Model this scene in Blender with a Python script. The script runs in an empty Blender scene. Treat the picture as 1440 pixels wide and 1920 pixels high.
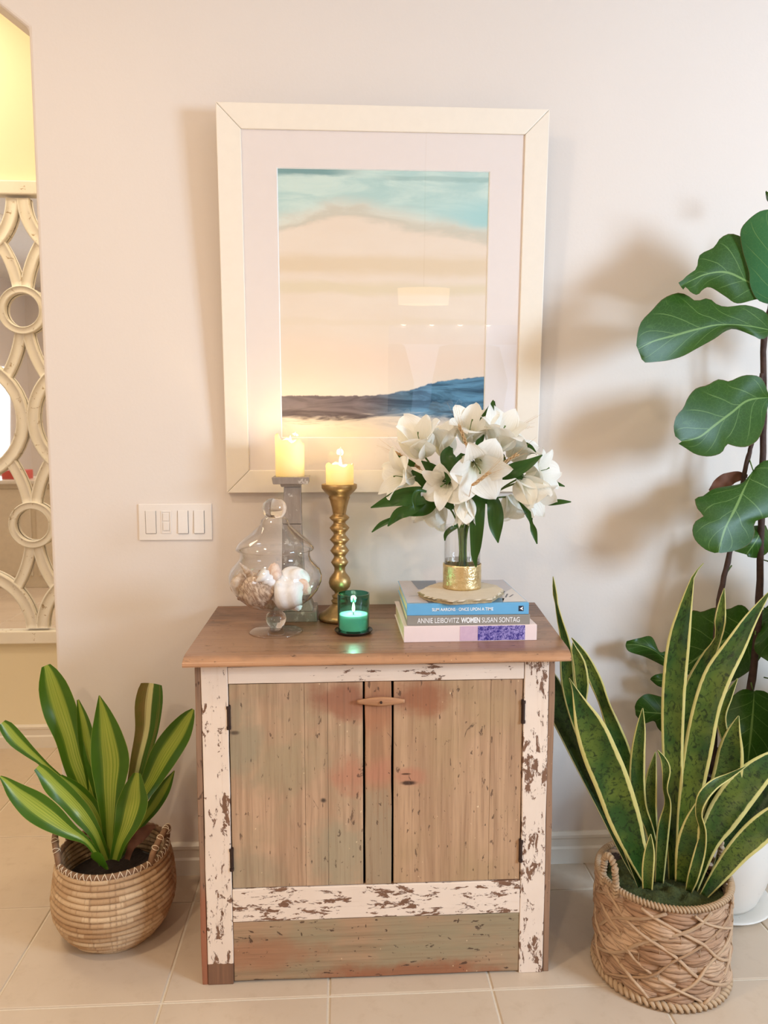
import bpy, bmesh, math, random
from mathutils import Vector, Matrix, noise as mnoise
R = math.radians
sc = bpy.context.scene
COL = sc.collection

# ------------------------------------------------------------------ camera
FPX, CH, CD, PITCH, YAW = 1442.0, 1.52, 2.57, R(5.82), R(3.2)   # for a 1440x1920 frame
cam_d = bpy.data.cameras.new('camera')
cam = bpy.data.objects.new('camera', cam_d); COL.objects.link(cam)
cam.location = (0, -CD, CH)
cam.rotation_euler = (R(90) - PITCH, 0, -YAW)
cam_d.sensor_fit = 'VERTICAL'; cam_d.sensor_height = 24.0
cam_d.lens = FPX / 1920.0 * 24.0
cam_d.clip_start = 0.05
sc.camera = cam
# ------------------------------------------------------------------ world, lights, exposure
sc.view_settings.view_transform = 'Standard'; sc.view_settings.look = 'None'
sc.view_settings.gamma = 1.0; sc.view_settings.use_curve_mapping = False
sc.view_settings.exposure = 0.20
sc.cycles.use_denoising = True; sc.cycles.transparent_max_bounces = 40; sc.cycles.max_bounces = 14; sc.cycles.transmission_bounces = 14
w = bpy.data.worlds.new('sky'); sc.world = w; w.use_nodes = True
w.node_tree.nodes['Background'].inputs[0].default_value = (0.50, 0.68, 1.0, 1)
w.node_tree.nodes['Background'].inputs[1].default_value = 1.3
def area(name, loc, target, sx, sy, power, col):
    l = bpy.data.lights.new(name, 'AREA'); l.shape = 'RECTANGLE'; l.size = sx; l.size_y = sy
    l.energy = power; l.color = col
    o = bpy.data.objects.new(name, l); COL.objects.link(o); o.location = loc
    o.rotation_euler = (Vector(target) - Vector(loc)).to_track_quat('-Z', 'Y').to_euler()
    return o
def spot_pt(name, loc, power, col, rad=0.05):
    l = bpy.data.lights.new(name, 'POINT'); l.energy = power; l.color = col; l.shadow_soft_size = rad
    o = bpy.data.objects.new(name, l); COL.objects.link(o); o.location = loc
    return o
area('daylight_side_window', (3.24, -2.7, 1.95), (0.7, 0, 0.95), 0.8, 0.9, 112, (0.55, 0.76, 1.0))
area('daylight_left_window', (-4.3, -4.2, 1.7), (0, -1, 1.2), 1.2, 1.2, 15, (0.75, 0.88, 1.0))
for lx, ly, pw in ((-1.2, -1.7, 22), (1.7, -3.0, 9), (-1.2, -4.2, 34), (2.4, -5.0, 20), (-3.2, -2.6, 20)):
    area('downlight', (lx, ly, 3.48), (lx, ly, 0), 0.16, 0.16, pw, (1.0, 0.80, 0.57))
area('hall_ceiling_light', (-2.1, 0.66, 3.48), (-2.1, 0.66, 0), 0.9, 0.6, 17, (1.0, 0.86, 0.62))
area('hall_ceiling_light', (-0.3, 0.66, 3.48), (-0.3, 0.66, 0), 0.5, 0.5, 12, (1.0, 0.86, 0.62))

# ------------------------------------------------------------------ pixel -> point on a real plane
cF = Vector((math.sin(YAW) * math.cos(PITCH), math.cos(YAW) * math.cos(PITCH), -math.sin(PITCH)))
cR = Vector((math.cos(YAW), -math.sin(YAW), 0)); cU = cR.cross(cF); cC = Vector((0, -CD, CH))
def ray(px, py): return cF * FPX + cR * (px - 720) - cU * (py - 960)
def P(px, py, Y):
    r = ray(px, py); return cC + r * ((Y - cC.y) / r.y)
def PZ(px, py, Z):
    r = ray(px, py); return cC + r * ((Z - cC.z) / r.z)
def mpp(p): return (Vector(p) - cC).dot(cF) / FPX        # metres per pixel at a point

# ------------------------------------------------------------------ materials
def lin(c):
    c = c / 255.0
    return c / 12.92 if c <= 0.04045 else ((c + 0.055) / 1.055) ** 2.4
def rgb(r, g, b): return (lin(r), lin(g), lin(b), 1)
class MT:
    def __init__(s, name):
        s.m = bpy.data.materials.new(name); s.m.use_nodes = True; s.t = s.m.node_tree
        s.b = s.t.nodes['Principled BSDF']; s.out = s.t.nodes['Material Output']
    def n(s, ty, **kw):
        n = s.t.nodes.new(ty)
        for k, v in kw.items(): setattr(n, k, v)
        return n
    def set(s, sock, v):
        if isinstance(v, bpy.types.NodeSocket): s.t.links.new(v, sock)
        elif v is not None: sock.default_value = v
    def P(s, **kw):
        for k, v in kw.items(): s.set(s.b.inputs[k.replace('_', ' ')], v)
        return s
    def coord(s, which='Object'): return s.n('ShaderNodeTexCoord').outputs[which]
    def mp(s, vec, scale=(1, 1, 1), loc=(0, 0, 0), rot=(0, 0, 0)):
        n = s.n('ShaderNodeMapping'); s.set(n.inputs[0], vec); n.inputs['Scale'].default_value = scale
        n.inputs['Location'].default_value = loc; n.inputs['Rotation'].default_value = rot
        return n.outputs[0]
    def noise(s, vec, scale=5, detail=4, rough=.55, dist=0, out=0):
        n = s.n('ShaderNodeTexNoise'); s.set(n.inputs['Vector'], vec); n.inputs['Scale'].default_value = scale
        n.inputs['Detail'].default_value = detail; n.inputs['Roughness'].default_value = rough
        n.inputs['Distortion'].default_value = dist
        return n.outputs[out]
    def vor(s, vec, scale=5, feature='F1', out=0):
        n = s.n('ShaderNodeTexVoronoi', feature=feature); s.set(n.inputs['Vector'], vec); n.inputs['Scale'].default_value = scale
        return n.outputs[out]
    def wn(s, vec, out=0):
        n = s.n('ShaderNodeTexWhiteNoise'); s.set(n.inputs['Vector'], vec); return n.outputs[out]
    def math(s, op, a, b=None, c=None, clamp=False):
        n = s.n('ShaderNodeMath', operation=op); n.use_clamp = clamp
        s.set(n.inputs[0], a); s.set(n.inputs[1], b)
        if c is not None: s.set(n.inputs[2], c)
        return n.outputs[0]
    def step(s, v, lo, hi):      # smooth ramp 0..1 from lo to hi
        n = s.n('ShaderNodeMapRange', interpolation_type='SMOOTHSTEP'); s.set(n.inputs[0], v)
        n.inputs[1].default_value = lo; n.inputs[2].default_value = hi
        return n.outputs[0]
    def mix(s, f, a, b, mode='MIX'):
        n = s.n('ShaderNodeMix', data_type='RGBA', blend_type=mode); s.set(n.inputs[0], f)
        s.set(n.inputs[6], a); s.set(n.inputs[7], b); return n.outputs[2]
    def ramp(s, f, stops, interp='LINEAR'):
        n = s.n('ShaderNodeValToRGB'); s.set(n.inputs[0], f); cr = n.color_ramp; cr.interpolation = interp
        while len(cr.elements) < len(stops): cr.elements.new(0.5)
        for e, (p, c) in zip(cr.elements, stops): e.position = p; e.color = c
        return n.outputs[0]
    def sep(s, v):
        n = s.n('ShaderNodeSeparateXYZ'); s.set(n.inputs[0], v); return n.outputs
    def comb(s, x=0., y=0., z=0.):
        n = s.n('ShaderNodeCombineXYZ')
        for i, v in enumerate((x, y, z)): s.set(n.inputs[i], v)
        return n.outputs[0]
    def bump(s, h, strength=.3, dist=.01):
        n = s.n('ShaderNodeBump'); s.set(n.inputs['Height'], h); n.inputs['Strength'].default_value = strength
        n.inputs['Distance'].default_value = dist; s.t.links.new(n.outputs[0], s.b.inputs['Normal']); return s
    def dist(s, vec, c, sx=1, sz=1):     # distance in the local x/z plane
        x, y, z = s.sep(vec)
        dx = s.math('MULTIPLY', s.math('SUBTRACT', x, c[0]), sx); dz = s.math('MULTIPLY', s.math('SUBTRACT', z, c[1]), sz)
        return s.math('SQRT', s.math('ADD', s.math('MULTIPLY', dx, dx), s.math('MULTIPLY', dz, dz)))
def plain(name, col, rough=.5, metal=0, var=.06, scale=30, bump=.1, **kw):
    m = MT(name); o = m.coord(); n = m.noise(o, scale, 3)
    d = tuple(c * (1 - var * 2) for c in col[:3]) + (1,)
    m.P(Base_Color=m.mix(n, d, tuple(min(1, c * (1 + var)) for c in col[:3]) + (1,)), Roughness=rough, Metallic=metal)
    if bump: m.bump(n, bump, .004)
    for k, v in kw.items(): m.set(m.b.inputs[k.replace('_', ' ')], v)
    return m.m

M = {}
m = MT('wall_paint'); o = m.coord(); n = m.noise(o, 90, 3)
m.P(Base_Color=m.mix(m.noise(o, 1.3, 2), rgb(226, 213, 201), rgb(230, 218, 207)), Roughness=.75); m.bump(n, .08, .004); M['wall'] = m.m
m = MT('hall_paint'); o = m.coord(); n = m.noise(o, 90, 3)
m.P(Base_Color=m.mix(m.noise(o, 1.3, 2), rgb(238, 223, 186), rgb(241, 227, 194)), Roughness=.75); m.bump(n, .08, .004); M['hall'] = m.m
M['ceiling'] = plain('ceiling_paint', rgb(238, 234, 228), .8, bump=.05)
M['trim'] = plain('trim_paint', rgb(232, 222, 206), .4, bump=0, var=.02)
M['grout'] = plain('grout', rgb(222, 208, 188), .9, scale=120)
m = MT('floor_tile'); o = m.n('ShaderNodeNewGeometry').outputs['Position']
n1 = m.noise(o, 3.2, 6, .6, .4); n2 = m.noise(o, 18, 5, .65)
c = m.mix(n1, rgb(190, 167, 142), rgb(209, 190, 168)); c = m.mix(m.step(n2, .5, .75), c, rgb(180, 156, 130))
m.P(Base_Color=m.mix(.6, c, m.mix(n1, rgb(197, 176, 152), rgb(209, 190, 168))), Roughness=m.ramp(n2, [(0, (.28,)*3+(1,)), (1, (.45,)*3+(1,))]))
m.bump(n2, .08, .003); M['tile'] = m.m
# cabinet woods. Grain axis: 'z' upright boards, 'x' boards lying across
CAB = Vector((0.095, -0.29, 0))
def cabxz(px, py, Y=-.56):
    p = P(px, py, Y) - CAB; return (p.x, p.z)
def wood(name, a, b, c, axis='z', rough=.65, patch=None, spots=(), speck=1.0, grain=.5, nose=None, ends=()):
    m = MT(name); o = m.coord()
    s = {'z': (26, 26, 1.1), 'x': (1.1, 26, 26)}[axis]
    s2 = {'z': (150, 150, 5), 'x': (5, 150, 150)}[axis]
    g = m.noise(m.mp(o, s), 1.5, 5, .6, .6); g2 = m.noise(m.mp(o, s2), 1.0, 4, .6)
    lo = m.noise(o, 3.0, 4, .6, .3)
    col = m.mix(m.step(g, .36, .64), a, b)
    if patch: col = m.mix(m.math('MULTIPLY', m.step(lo, .42, .62), .75), col, patch)
    for (cx, cz, r, cc, amt, sx, sz) in spots:
        d = m.dist(o, (cx, cz), sx, sz); d = m.math('ADD', d, m.math('MULTIPLY', m.math('SUBTRACT', m.noise(o, 14, 4, .6), .5), r * 1.2))
        col = m.mix(m.math('MULTIPLY', m.step(d, r, r * .35), amt), col, cc)
    col = m.mix(m.math('MULTIPLY', m.step(g2, .45, .8), grain), col, c)
    X_, Y_, Z_ = m.sep(o)
    if nose: col = m.mix(m.math('MULTIPLY', m.step(m.math('ADD', Y_, m.math('MULTIPLY', m.noise(o, 22, 4), .035)), -.272, -.302), .9), col, m.mix(g2, nose, rgb(176, 124, 88)))
    for ex, ey, er in ends:      # rough, split end grain
        dx = m.math('MULTIPLY', m.math('SUBTRACT', X_, ex), .8); dy = m.math('SUBTRACT', Y_, ey)
        dd = m.math('SQRT', m.math('ADD', m.math('MULTIPLY', dx, dx), m.math('MULTIPLY', dy, dy)))
        kk = m.math('MULTIPLY', m.step(dd, er, er * .5), m.step(m.noise(m.mp(o, (10, 70, 10)), 1.4, 5, .7, .6), .47, .56))
        col = m.mix(m.math('MULTIPLY', kk, .8), col, rgb(84, 56, 42))
    sp = m.step(m.noise(m.mp(o, {'z': (45, 45, 17), 'x': (17, 45, 45)}[axis]), 1.6, 4, .6, .3), .635, .68)
    sp2 = m.step(m.noise(m.mp(o, {'z': (12, 12, 7), 'x': (7, 12, 12)}[axis], (3, 1, 7)), 1.6, 5, .65, 1.2), .66, .70)
    sc2 = m.step(m.noise(m.mp(o, (60, 60, 22), (2, 4, 1), (0, R(28), 0)), 1.5, 2, .5), .71, .74)
    k = m.math('MAXIMUM', m.math('MAXIMUM', sp, sp2), sc2)
    col = m.mix(m.math('MULTIPLY', k, .72 * speck), col, rgb(70, 46, 32))
    ch = m.step(m.noise(m.mp(o, (70, 70, 40), (9, 2, 3)), 1.3, 2, .5), .76, .78)
    col = m.mix(m.math('MULTIPLY', ch, .7), col, rgb(228, 200, 160))
    m.P(Base_Color=col, Roughness=rough)
    h = m.math('SUBTRACT', m.math('MULTIPLY', g2, .5), m.math('MULTIPLY', k, .6)); m.bump(h, .45, .003)
    return m.m
tl = cabxz(640, 1318); tr = cabxz(790, 1310); ml = cabxz(655, 1455); kh = cabxz(760, 1467); kn = cabxz(606, 1502); kn2 = cabxz(440, 1375)
gr1 = cabxz(455, 1400); gr2 = cabxz(470, 1640); gr3 = cabxz(640, 1600); rb = cabxz(770, 1815)
red = rgb(150, 96, 70); pink = rgb(182, 124, 96); green = rgb(148, 138, 112)
M['door_l'] = wood('weathered_door_wood_left', rgb(194, 158, 126), rgb(170, 136, 106), rgb(126, 94, 70), patch=rgb(160, 142, 110), spots=(
    (gr1[0], gr1[1], .12, green, .75, 1.6, .8), (gr3[0], gr3[1], .13, rgb(156, 146, 118), .7, 1, .9), (gr2[0], gr2[1], .10, green, .5, 1, 1),
    (tl[0], tl[1], .10, red, .85, .8, 1.5), (ml[0], ml[1], .065, pink, .8, .9, 1),
    (kn[0], kn[1], .012, rgb(50, 38, 30), .9, .8, 1), (kn2[0], kn2[1], .014, rgb(60, 45, 34), .8, .7, 1.5)))
M['door_r'] = wood('weathered_door_wood_right', rgb(192, 155, 120), rgb(168, 132, 100), rgb(126, 92, 68), patch=rgb(170, 140, 102), spots=(
    (tr[0], tr[1], .10, rgb(150, 92, 60), .85, .8, 1.5), (kh[0] + .012, kh[1] + .015, .045, pink, .75, .8, 1.3),
    (kh[0] + .008, kh[1] - .004, .017, rgb(62, 38, 24), 1, .6, 2.0), (kh[0] + .002, kh[1] + .022, .008, rgb(80, 48, 30), 1, .5, 2.5)))
ct = cabxz(708, 1330); cm = cabxz(708, 1450); cb = cabxz(708, 1580)
M['centre'] = wood('centre_stile_wood', rgb(182, 138, 102), rgb(160, 120, 88), rgb(130, 90, 62), spots=(
    (ct[0], ct[1], .09, rgb(164, 108, 76), .7, 1, 1), (cm[0], cm[1], .06, pink, .85, .8, 1), (cb[0], cb[1], .2, rgb(158, 140, 112), .8, .7, .9)))
M['base'] = wood('base_board_wood', rgb(172, 138, 106), rgb(150, 124, 94), rgb(124, 92, 66), 'x', patch=rgb(150, 138, 108), speck=1.2, spots=(
    (rb[0], rb[1] - .02, .12, rgb(150, 88, 56), .8, .35, 2.4), (cabxz(500, 1790)[0], cabxz(500, 1790)[1], .1, rgb(160, 104, 72), .6, .5, 1.6)))
M['side'] = wood('cabinet_side_wood', rgb(150, 116, 90), rgb(132, 102, 80), rgb(92, 68, 52), rough=.7, spots=((-.49, .14, .2, rgb(158, 92, 62), .8, .2, .8),))
M['latch'] = wood('latch_wood', rgb(186, 138, 98), rgb(166, 116, 80), rgb(120, 80, 54), 'x')
M['top'] = wood('table_top_wood', rgb(160, 118, 88), rgb(138, 98, 72), rgb(104, 72, 52), 'x', rough=.30, speck=.9, patch=rgb(152, 114, 86), grain=.4, nose=rgb(198, 152, 112),
    ends=((-.50, .06, .07), (.50, -.02, .06)))
M['topback'] = wood('table_top_rear_wood', rgb(142, 104, 80), rgb(122, 88, 66), rgb(88, 62, 46), 'x', rough=.38, speck=1, ends=((-.48, .18, .09), (.52, .2, .09)))
def chipped(name, axis, amt, lowz=None):
    m = MT(name); o = m.coord()
    s = {'z': (34, 34, 16), 'x': (14, 38, 38)}[axis]
    s2 = {'z': (120, 120, 6), 'x': (6, 120, 120)}[axis]
    lo = m.noise(o, 5, 3, .6)
    a = m.noise(m.mp(o, s), 1.6, 8, .72, .5); g = m.noise(m.mp(o, s2), 1, 4, .6)
    v = m.math('ADD', m.math('ADD', m.math('MULTIPLY', a, .72), m.math('MULTIPLY', g, .16)), m.math('MULTIPLY', lo, .34))
    if lowz is not None:
        x, y, z = m.sep(o)
        v = m.math('ADD', v, m.math('MULTIPLY', m.step(z, .75, .1), .03))
        v = m.math('ADD', v, m.math('MULTIPLY', m.step(z, lowz + .012, lowz), .6))
    k = m.step(v, amt, amt + .018)
    white = m.mix(m.noise(o, 9, 4), rgb(226, 204, 184), rgb(240, 222, 204))
    white = m.mix(m.math('MULTIPLY', m.step(g, .55, .8), .35), white, rgb(200, 168, 140))
    brown = m.mix(m.noise(m.mp(o, s2), 1, 3), rgb(146, 104, 76), rgb(98, 70, 54))
    m.P(Base_Color=m.mix(k, white, brown), Roughness=.6)
    m.bump(m.math('SUBTRACT', m.math('MULTIPLY', g, .4), k), .5, .002)
    return m.m
M['stile_l'] = chipped('chipped_paint_upright', 'z', .668, .052)
M['stile_r'] = chipped('chipped_paint_upright_worn', 'z', .640)
M['rail_t'] = chipped('chipped_paint_top_rail', 'x', .688)
M['rail_b'] = chipped('chipped_paint_bottom_rail', 'x', .652)
M['iron'] = plain('dark_iron', rgb(62, 44, 36), .6, .5, bump=.4, scale=200)
M['dark'] = plain('dark_void', rgb(40, 26, 20), .9)
# metals, glass
def metal(name, c1, c2, rough=.35, sc_=60, b=.25, dist=.003):
    m = MT(name); o = m.coord(); n = m.noise(o, sc_, 4, .6)
    m.P(Base_Color=m.mix(n, c1, c2), Metallic=.9, Roughness=m.ramp(n, [(0, (rough - .08,)*3+(1,)), (1, (rough + .15,)*3+(1,))])); m.bump(n, b, dist); return m.m
M['gold'] = metal('antique_gold_leaf', rgb(140, 108, 66), rgb(196, 164, 112), .36)
M['hammered'] = metal('hammered_gold', rgb(208, 178, 120), rgb(246, 226, 178), .26, 55, .7, .006)
def thin_glass(name, tint=(1, 1, 1, 1), edge=.9, gain=1.6, rough=0.0, top=1.0):
    m = MT(name); t = m.n('ShaderNodeBsdfTransparent'); t.inputs[0].default_value = tint
    g = m.n('ShaderNodeBsdfGlossy'); g.inputs['Roughness'].default_value = rough; g.inputs[0].default_value = (1, 1, 1, 1)
    lw = m.n('ShaderNodeLayerWeight'); lw.inputs[0].default_value = .5
    f5 = m.math('ADD', .04, m.math('MULTIPLY', m.math('POWER', lw.outputs['Facing'], 5.0), .9))
    # longer way through the wall of the glass at grazing angles: greyer tint there
    dk = m.mix(m.math('MULTIPLY', m.math('POWER', lw.outputs['Facing'], 2.6), edge), tint, (tint[0]*.38, tint[1]*.36, tint[2]*.34, 1))
    m.t.links.new(dk, t.inputs[0])
    mx = m.n('ShaderNodeMixShader'); m.set(mx.inputs[0], m.math('MINIMUM', m.math('MULTIPLY', f5, gain), top))
    m.t.links.new(t.outputs[0], mx.inputs[1]); m.t.links.new(g.outputs[0], mx.inputs[2]); m.t.links.new(mx.outputs[0], m.out.inputs[0])
    return m.m
M['glass'] = thin_glass('clear_blown_glass', edge=1.0, gain=1.9, top=.8)
M['vaseglass'] = thin_glass('vase_glass', edge=.5, gain=1.1)
M['picglass'] = thin_glass('picture_glass', edge=0, gain=1.4, top=.10)
M['winglass'] = thin_glass('window_glass', edge=0, gain=1)
M['greenglass'] = thin_glass('green_glass', (.34, .66, .62, 1), gain=1.4, rough=.03)
m = MT('solid_glass'); m.P(Base_Color=(1, 1, 1, 1), Roughness=0.0, IOR=1.45); m.b.inputs['Transmission Weight'].default_value = 1; M['solid'] = m.m
m = MT('vase_water'); m.P(Base_Color=(.9, .97, .93, 1), Roughness=0.0, IOR=1.33); m.b.inputs['Transmission Weight'].default_value = 1; M['water'] = m.m
m = MT('mirror_silver'); m.P(Base_Color=(.93, .93, .92, 1), Metallic=1.0, Roughness=.02); M['mirror'] = m.m
def translucent(m, col, frac):
    tr = m.n('ShaderNodeBsdfTranslucent'); m.set(tr.inputs[0], col)
    mx = m.n('ShaderNodeMixShader'); mx.inputs[0].default_value = frac
    m.t.links.new(m.b.outputs[0], mx.inputs[1]); m.t.links.new(tr.outputs[0], mx.inputs[2]); m.t.links.new(mx.outputs[0], m.out.inputs[0])
m = MT('candle_wax'); o = m.coord(); c = m.mix(m.noise(o, 25, 3), rgb(250, 240, 208), rgb(244, 232, 205)); m.P(Base_Color=c, Roughness=.45); translucent(m, (1, .93, .66, 1), .5); M['wax'] = m.m
m = MT('jar_wax'); m.P(Base_Color=rgb(236, 250, 240), Roughness=.4); translucent(m, (.9, 1, .9, 1), .4); M['jarwax'] = m.m
m = MT('flame'); lw = m.coord('Generated'); x, y, z = m.sep(lw)
m.P(Base_Color=(1, .8, .4, 1)); m.b.inputs['Emission Strength'].default_value = 14
m.set(m.b.inputs['Emission Color'], m.ramp(z, [(0, (1, .55, .15, 1)), (.5, (1, .86, .5, 1)), (1, (1, .75, .3, 1))])); M['flame'] = m.m
M['wick'] = plain('wick', rgb(40, 30, 24), .9)
m = MT('lampshade'); m.P(Base_Color=(.9, .8, .65, 1)); m.b.inputs['Emission Strength'].default_value = 2.0; m.b.inputs['Emission Color'].default_value = (1, .62, .32, 1); M['lamp'] = m.m
m = MT('bulb'); m.P(Base_Color=(1, 1, 1, 1)); m.b.inputs['Emission Strength'].default_value = 12; m.b.inputs['Emission Color'].default_value = (1, .85, .6, 1); M['bulb'] = m.m
m = MT('grey_distressed_wood'); o = m.coord(); g = m.noise(m.mp(o, (60, 60, 8)), 1.5, 5, .65, .5); k = m.step(m.noise(o, 28, 5, .7), .55, .62)
m.P(Base_Color=m.mix(m.math('MULTIPLY', k, .6), m.mix(g, rgb(160, 144, 130), rgb(120, 104, 92)), rgb(212, 200, 186)), Roughness=.38); m.bump(g, .3, .002); M['greywood'] = m.m
# leaves
def leafmat(name, kind):
    m = MT(name); uv = m.coord('UV'); u, v, _ = m.sep(uv); o = m.coord()
    a = m.math('ABSOLUTE', m.math('SUBTRACT', m.math('MULTIPLY', u, 2), 1))      # 0 at the midrib, 1 at the edge
    rough = .35; fr = .12; trc = (.13, .28, .03, 1)
    if kind == 'snake':
        n = m.noise(m.comb(m.math('MULTIPLY', u, 5), m.math('MULTIPLY', v, 42), m.noise(o, 6, 1)), 1.2, 5, .7, .9)
        band = m.step(n, .50, .60)
        gcol = m.mix(m.step(m.noise(o, 9, 3), .35, .65), rgb(92, 108, 40), rgb(44, 76, 28))
        gcol = m.mix(m.math('MULTIPLY', band, .85), gcol, rgb(18, 34, 14))
        e = m.math('ADD', a, m.math('MULTIPLY', m.math('SUBTRACT', m.noise(m.comb(0, m.math('MULTIPLY', v, 9), u), 3, 3), .5), .10))
        col = m.mix(m.step(e, .76, .81), gcol, m.mix(m.noise(o, 20, 3), rgb(196, 186, 100), rgb(222, 212, 146)))
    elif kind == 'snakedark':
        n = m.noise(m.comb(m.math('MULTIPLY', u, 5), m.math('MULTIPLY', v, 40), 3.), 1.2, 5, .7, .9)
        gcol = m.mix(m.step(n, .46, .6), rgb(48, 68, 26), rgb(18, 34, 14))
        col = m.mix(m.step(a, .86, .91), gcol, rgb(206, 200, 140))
    elif kind == 'drac':
        w1 = m.noise(m.comb(m.math('MULTIPLY', u, 26), m.math('MULTIPLY', v, .8), 1.), 1, 3, .6)
        ctr = m.math('ADD', a, m.math('MULTIPLY', m.math('SUBTRACT', w1, .5), .22))
        gcol = m.mix(m.noise(o, 12, 3), rgb(52, 88, 16), rgb(78, 116, 28))
        ccol = m.mix(m.step(w1, .35, .68), rgb(172, 182, 74), rgb(118, 146, 46))
        col = m.mix(m.step(ctr, .52, .36), gcol, ccol)
        col = m.mix(m.step(a, .965, .99), col, rgb(150, 160, 70)); rough = .3; fr = .15
    elif kind == 'dracold':
        w1 = m.noise(m.comb(m.math('MULTIPLY', u, 30), m.math('MULTIPLY', v, .8), 1.), 1, 3, .6)
        col = m.mix(m.step(m.math('SUBTRACT', 1.0, u), .34, .40), m.mix(m.noise(o, 30, 4), rgb(150, 104, 70), rgb(96, 110, 40)), rgb(224, 214, 150))
        col = m.mix(m.step(m.math('SUBTRACT', 1.0, u), .58, .62), col, rgb(64, 96, 32)); col = m.mix(m.math('MULTIPLY', m.step(w1, .56, .6), .6), col, rgb(150, 120, 70))
    elif kind in ('fig', 'figblue'):
        # side veins leave the midrib and arch toward the tip
        s = m.math('SUBTRACT', m.math('MULTIPLY', v, 5.2), m.math('MULTIPLY', m.math('POWER', a, .8), 1.7))
        f = m.math('ABSOLUTE', m.math('SUBTRACT', m.math('FRACT', s), .5))
        side = m.math('MULTIPLY', m.step(f, .035, .012), m.step(a, .98, .6))
        mid = m.step(a, .045, .02)
        fine = m.step(m.vor(m.comb(m.math('MULTIPLY', u, 9), m.math('MULTIPLY', v, 13), 0.), 2, 'DISTANCE_TO_EDGE'), .05, .01)
        gcol = m.mix(m.noise(o, 7, 4), rgb(18, 58, 8), rgb(50, 84, 14)) if kind == 'fig' else m.mix(m.noise(o, 7, 4), rgb(34, 92, 52), rgb(64, 118, 74))  # second variant has the bluish light painted into the leaf green
        gcol = m.mix(m.math('MULTIPLY', fine, .12), gcol, rgb(120, 160, 80))
        col = m.mix(m.math('MULTIPLY', m.math('MAXIMUM', m.math('MULTIPLY', side, .6), mid), .6), gcol, rgb(140, 170, 96))
        col = m.mix(m.step(a, .975, .995), col, rgb(90, 70, 40)); rough = .40
        m.bump(m.math('MAXIMUM', side, mid), -.35, .004)
    elif kind == 'lilyleaf':
        w1 = m.noise(m.comb(m.math('MULTIPLY', u, 24), m.math('MULTIPLY', v, .6), 1.), 1, 2, .5)
        col = m.mix(w1, rgb(18, 48, 14), rgb(58, 92, 30)); rough = .34
    elif kind == 'petal':
        w1 = m.noise(m.comb(m.math('MULTIPLY', u, 16), m.math('MULTIPLY', v, .7), 1.), 1, 2, .5)
        col = m.mix(w1, rgb(253, 250, 242), rgb(243, 238, 226))
        gz = m.math('MULTIPLY', m.step(v, .5, .0), m.step(a, .7, .1))
        col = m.mix(m.math('MULTIPLY', gz, .75), col, rgb(206, 212, 140))
        rough = .5; fr = .3; trc = (.95, .92, .8, 1); m.bump(w1, .5, .003)
    elif kind == 'dry':
        col = m.mix(m.noise(o, 30, 4), rgb(120, 78, 58), rgb(84, 54, 42)); rough = .8; fr = .05
    elif kind == 'stem':
        col = m.mix(m.noise(o, 40, 4), rgb(70, 98, 40), rgb(104, 128, 60))
    m.b.inputs['Specular IOR Level'].default_value = .3
    m.P(Base_Color=col, Roughness=rough); translucent(m, trc if kind != 'dry' else (.4, .2, .1, 1), fr)
    return m.m
for k in ('snake', 'snakedark', 'drac', 'dracold', 'fig', 'figblue', 'lilyleaf', 'petal', 'dry', 'stem'): M[k] = leafmat(k + '_blade', k)
M['bark'] = plain('fig_bark', rgb(74, 52, 42), .85, var=.3, scale=60, bump=.8)
M['wheat'] = plain('wheat', rgb(204, 166, 118), .7, var=.2, scale=200, bump=.4)
M['soil'] = plain('potting_soil', rgb(44, 30, 22), .95, var=.4, scale=90, bump=1.0)
M['moss'] = plain('moss', rgb(72, 78, 34), .95, var=.4, scale=120, bump=1.0)
# basketry
def grass(name, c1, c2, c3, blocks):
    m = MT(name); uv = m.coord('UV'); u, v, _ = m.sep(uv); oi = m.n('ShaderNodeObjectInfo').outputs['Random']
    bl = m.wn(m.comb(m.math('FLOOR', m.math('ADD', m.math('MULTIPLY', u, blocks), m.math('MULTIPLY', oi, 7))), oi, 0.))
    st = m.noise(m.comb(m.math('MULTIPLY', u, blocks * 9), m.math('MULTIPLY', v, 1.5), oi), 1, 3, .6)
    col = m.mix(bl, c1, c2); col = m.mix(m.math('MULTIPLY', m.step(st, .5, .75), .6), col, c3)
    m.P(Base_Color=col, Roughness=.75); m.bump(st, .6, .004); return m.m
M['coil'] = grass('seagrass_coil', rgb(210, 180, 142), rgb(172, 134, 94), rgb(128, 92, 60), 14)
M['handle'] = plain('basket_handle', rgb(140, 104, 74), .75, var=.25, scale=60, bump=.6)
M['lace'] = plain('raffia_lacing', rgb(236, 216, 188), .6, var=.05)
def hyac(name, c1, c2, c3):
    m = MT(name); o = m.coord('UV'); oi = m.n('ShaderNodeObjectInfo').outputs['Random']
    u, v, _ = m.sep(o)
    st = m.noise(m.comb(m.math('MULTIPLY', u, 3), m.math('MULTIPLY', v, 26), m.math('MULTIPLY', oi, 20)), 1, 4, .6)
    col = m.mix(oi, c1, c2); col = m.mix(m.math('MULTIPLY', m.step(st, .5, .75), .75), col, c3)
    m.P(Base_Color=col, Roughness=.65); m.bump(st, .7, .004); return m.m
M['hyacinth'] = hyac('water_hyacinth', rgb(212, 176, 142), rgb(174, 134, 102), rgb(98, 66, 46))
M['rope'] = hyac('basket_rope', rgb(214, 184, 148), rgb(196, 164, 128), rgb(150, 114, 84))
M['strip'] = hyac('cross_strip', rgb(212, 178, 142), rgb(196, 158, 122), rgb(160, 122, 92))
M['dark_backing'] = plain('gap_shade_backing', rgb(64, 42, 30), .9, var=.2)  # backing cylinder, darkened in colour as shade between the strands
m = MT('ceramic_planter'); o = m.coord(); n = m.noise(o, 60, 3, .7)
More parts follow.
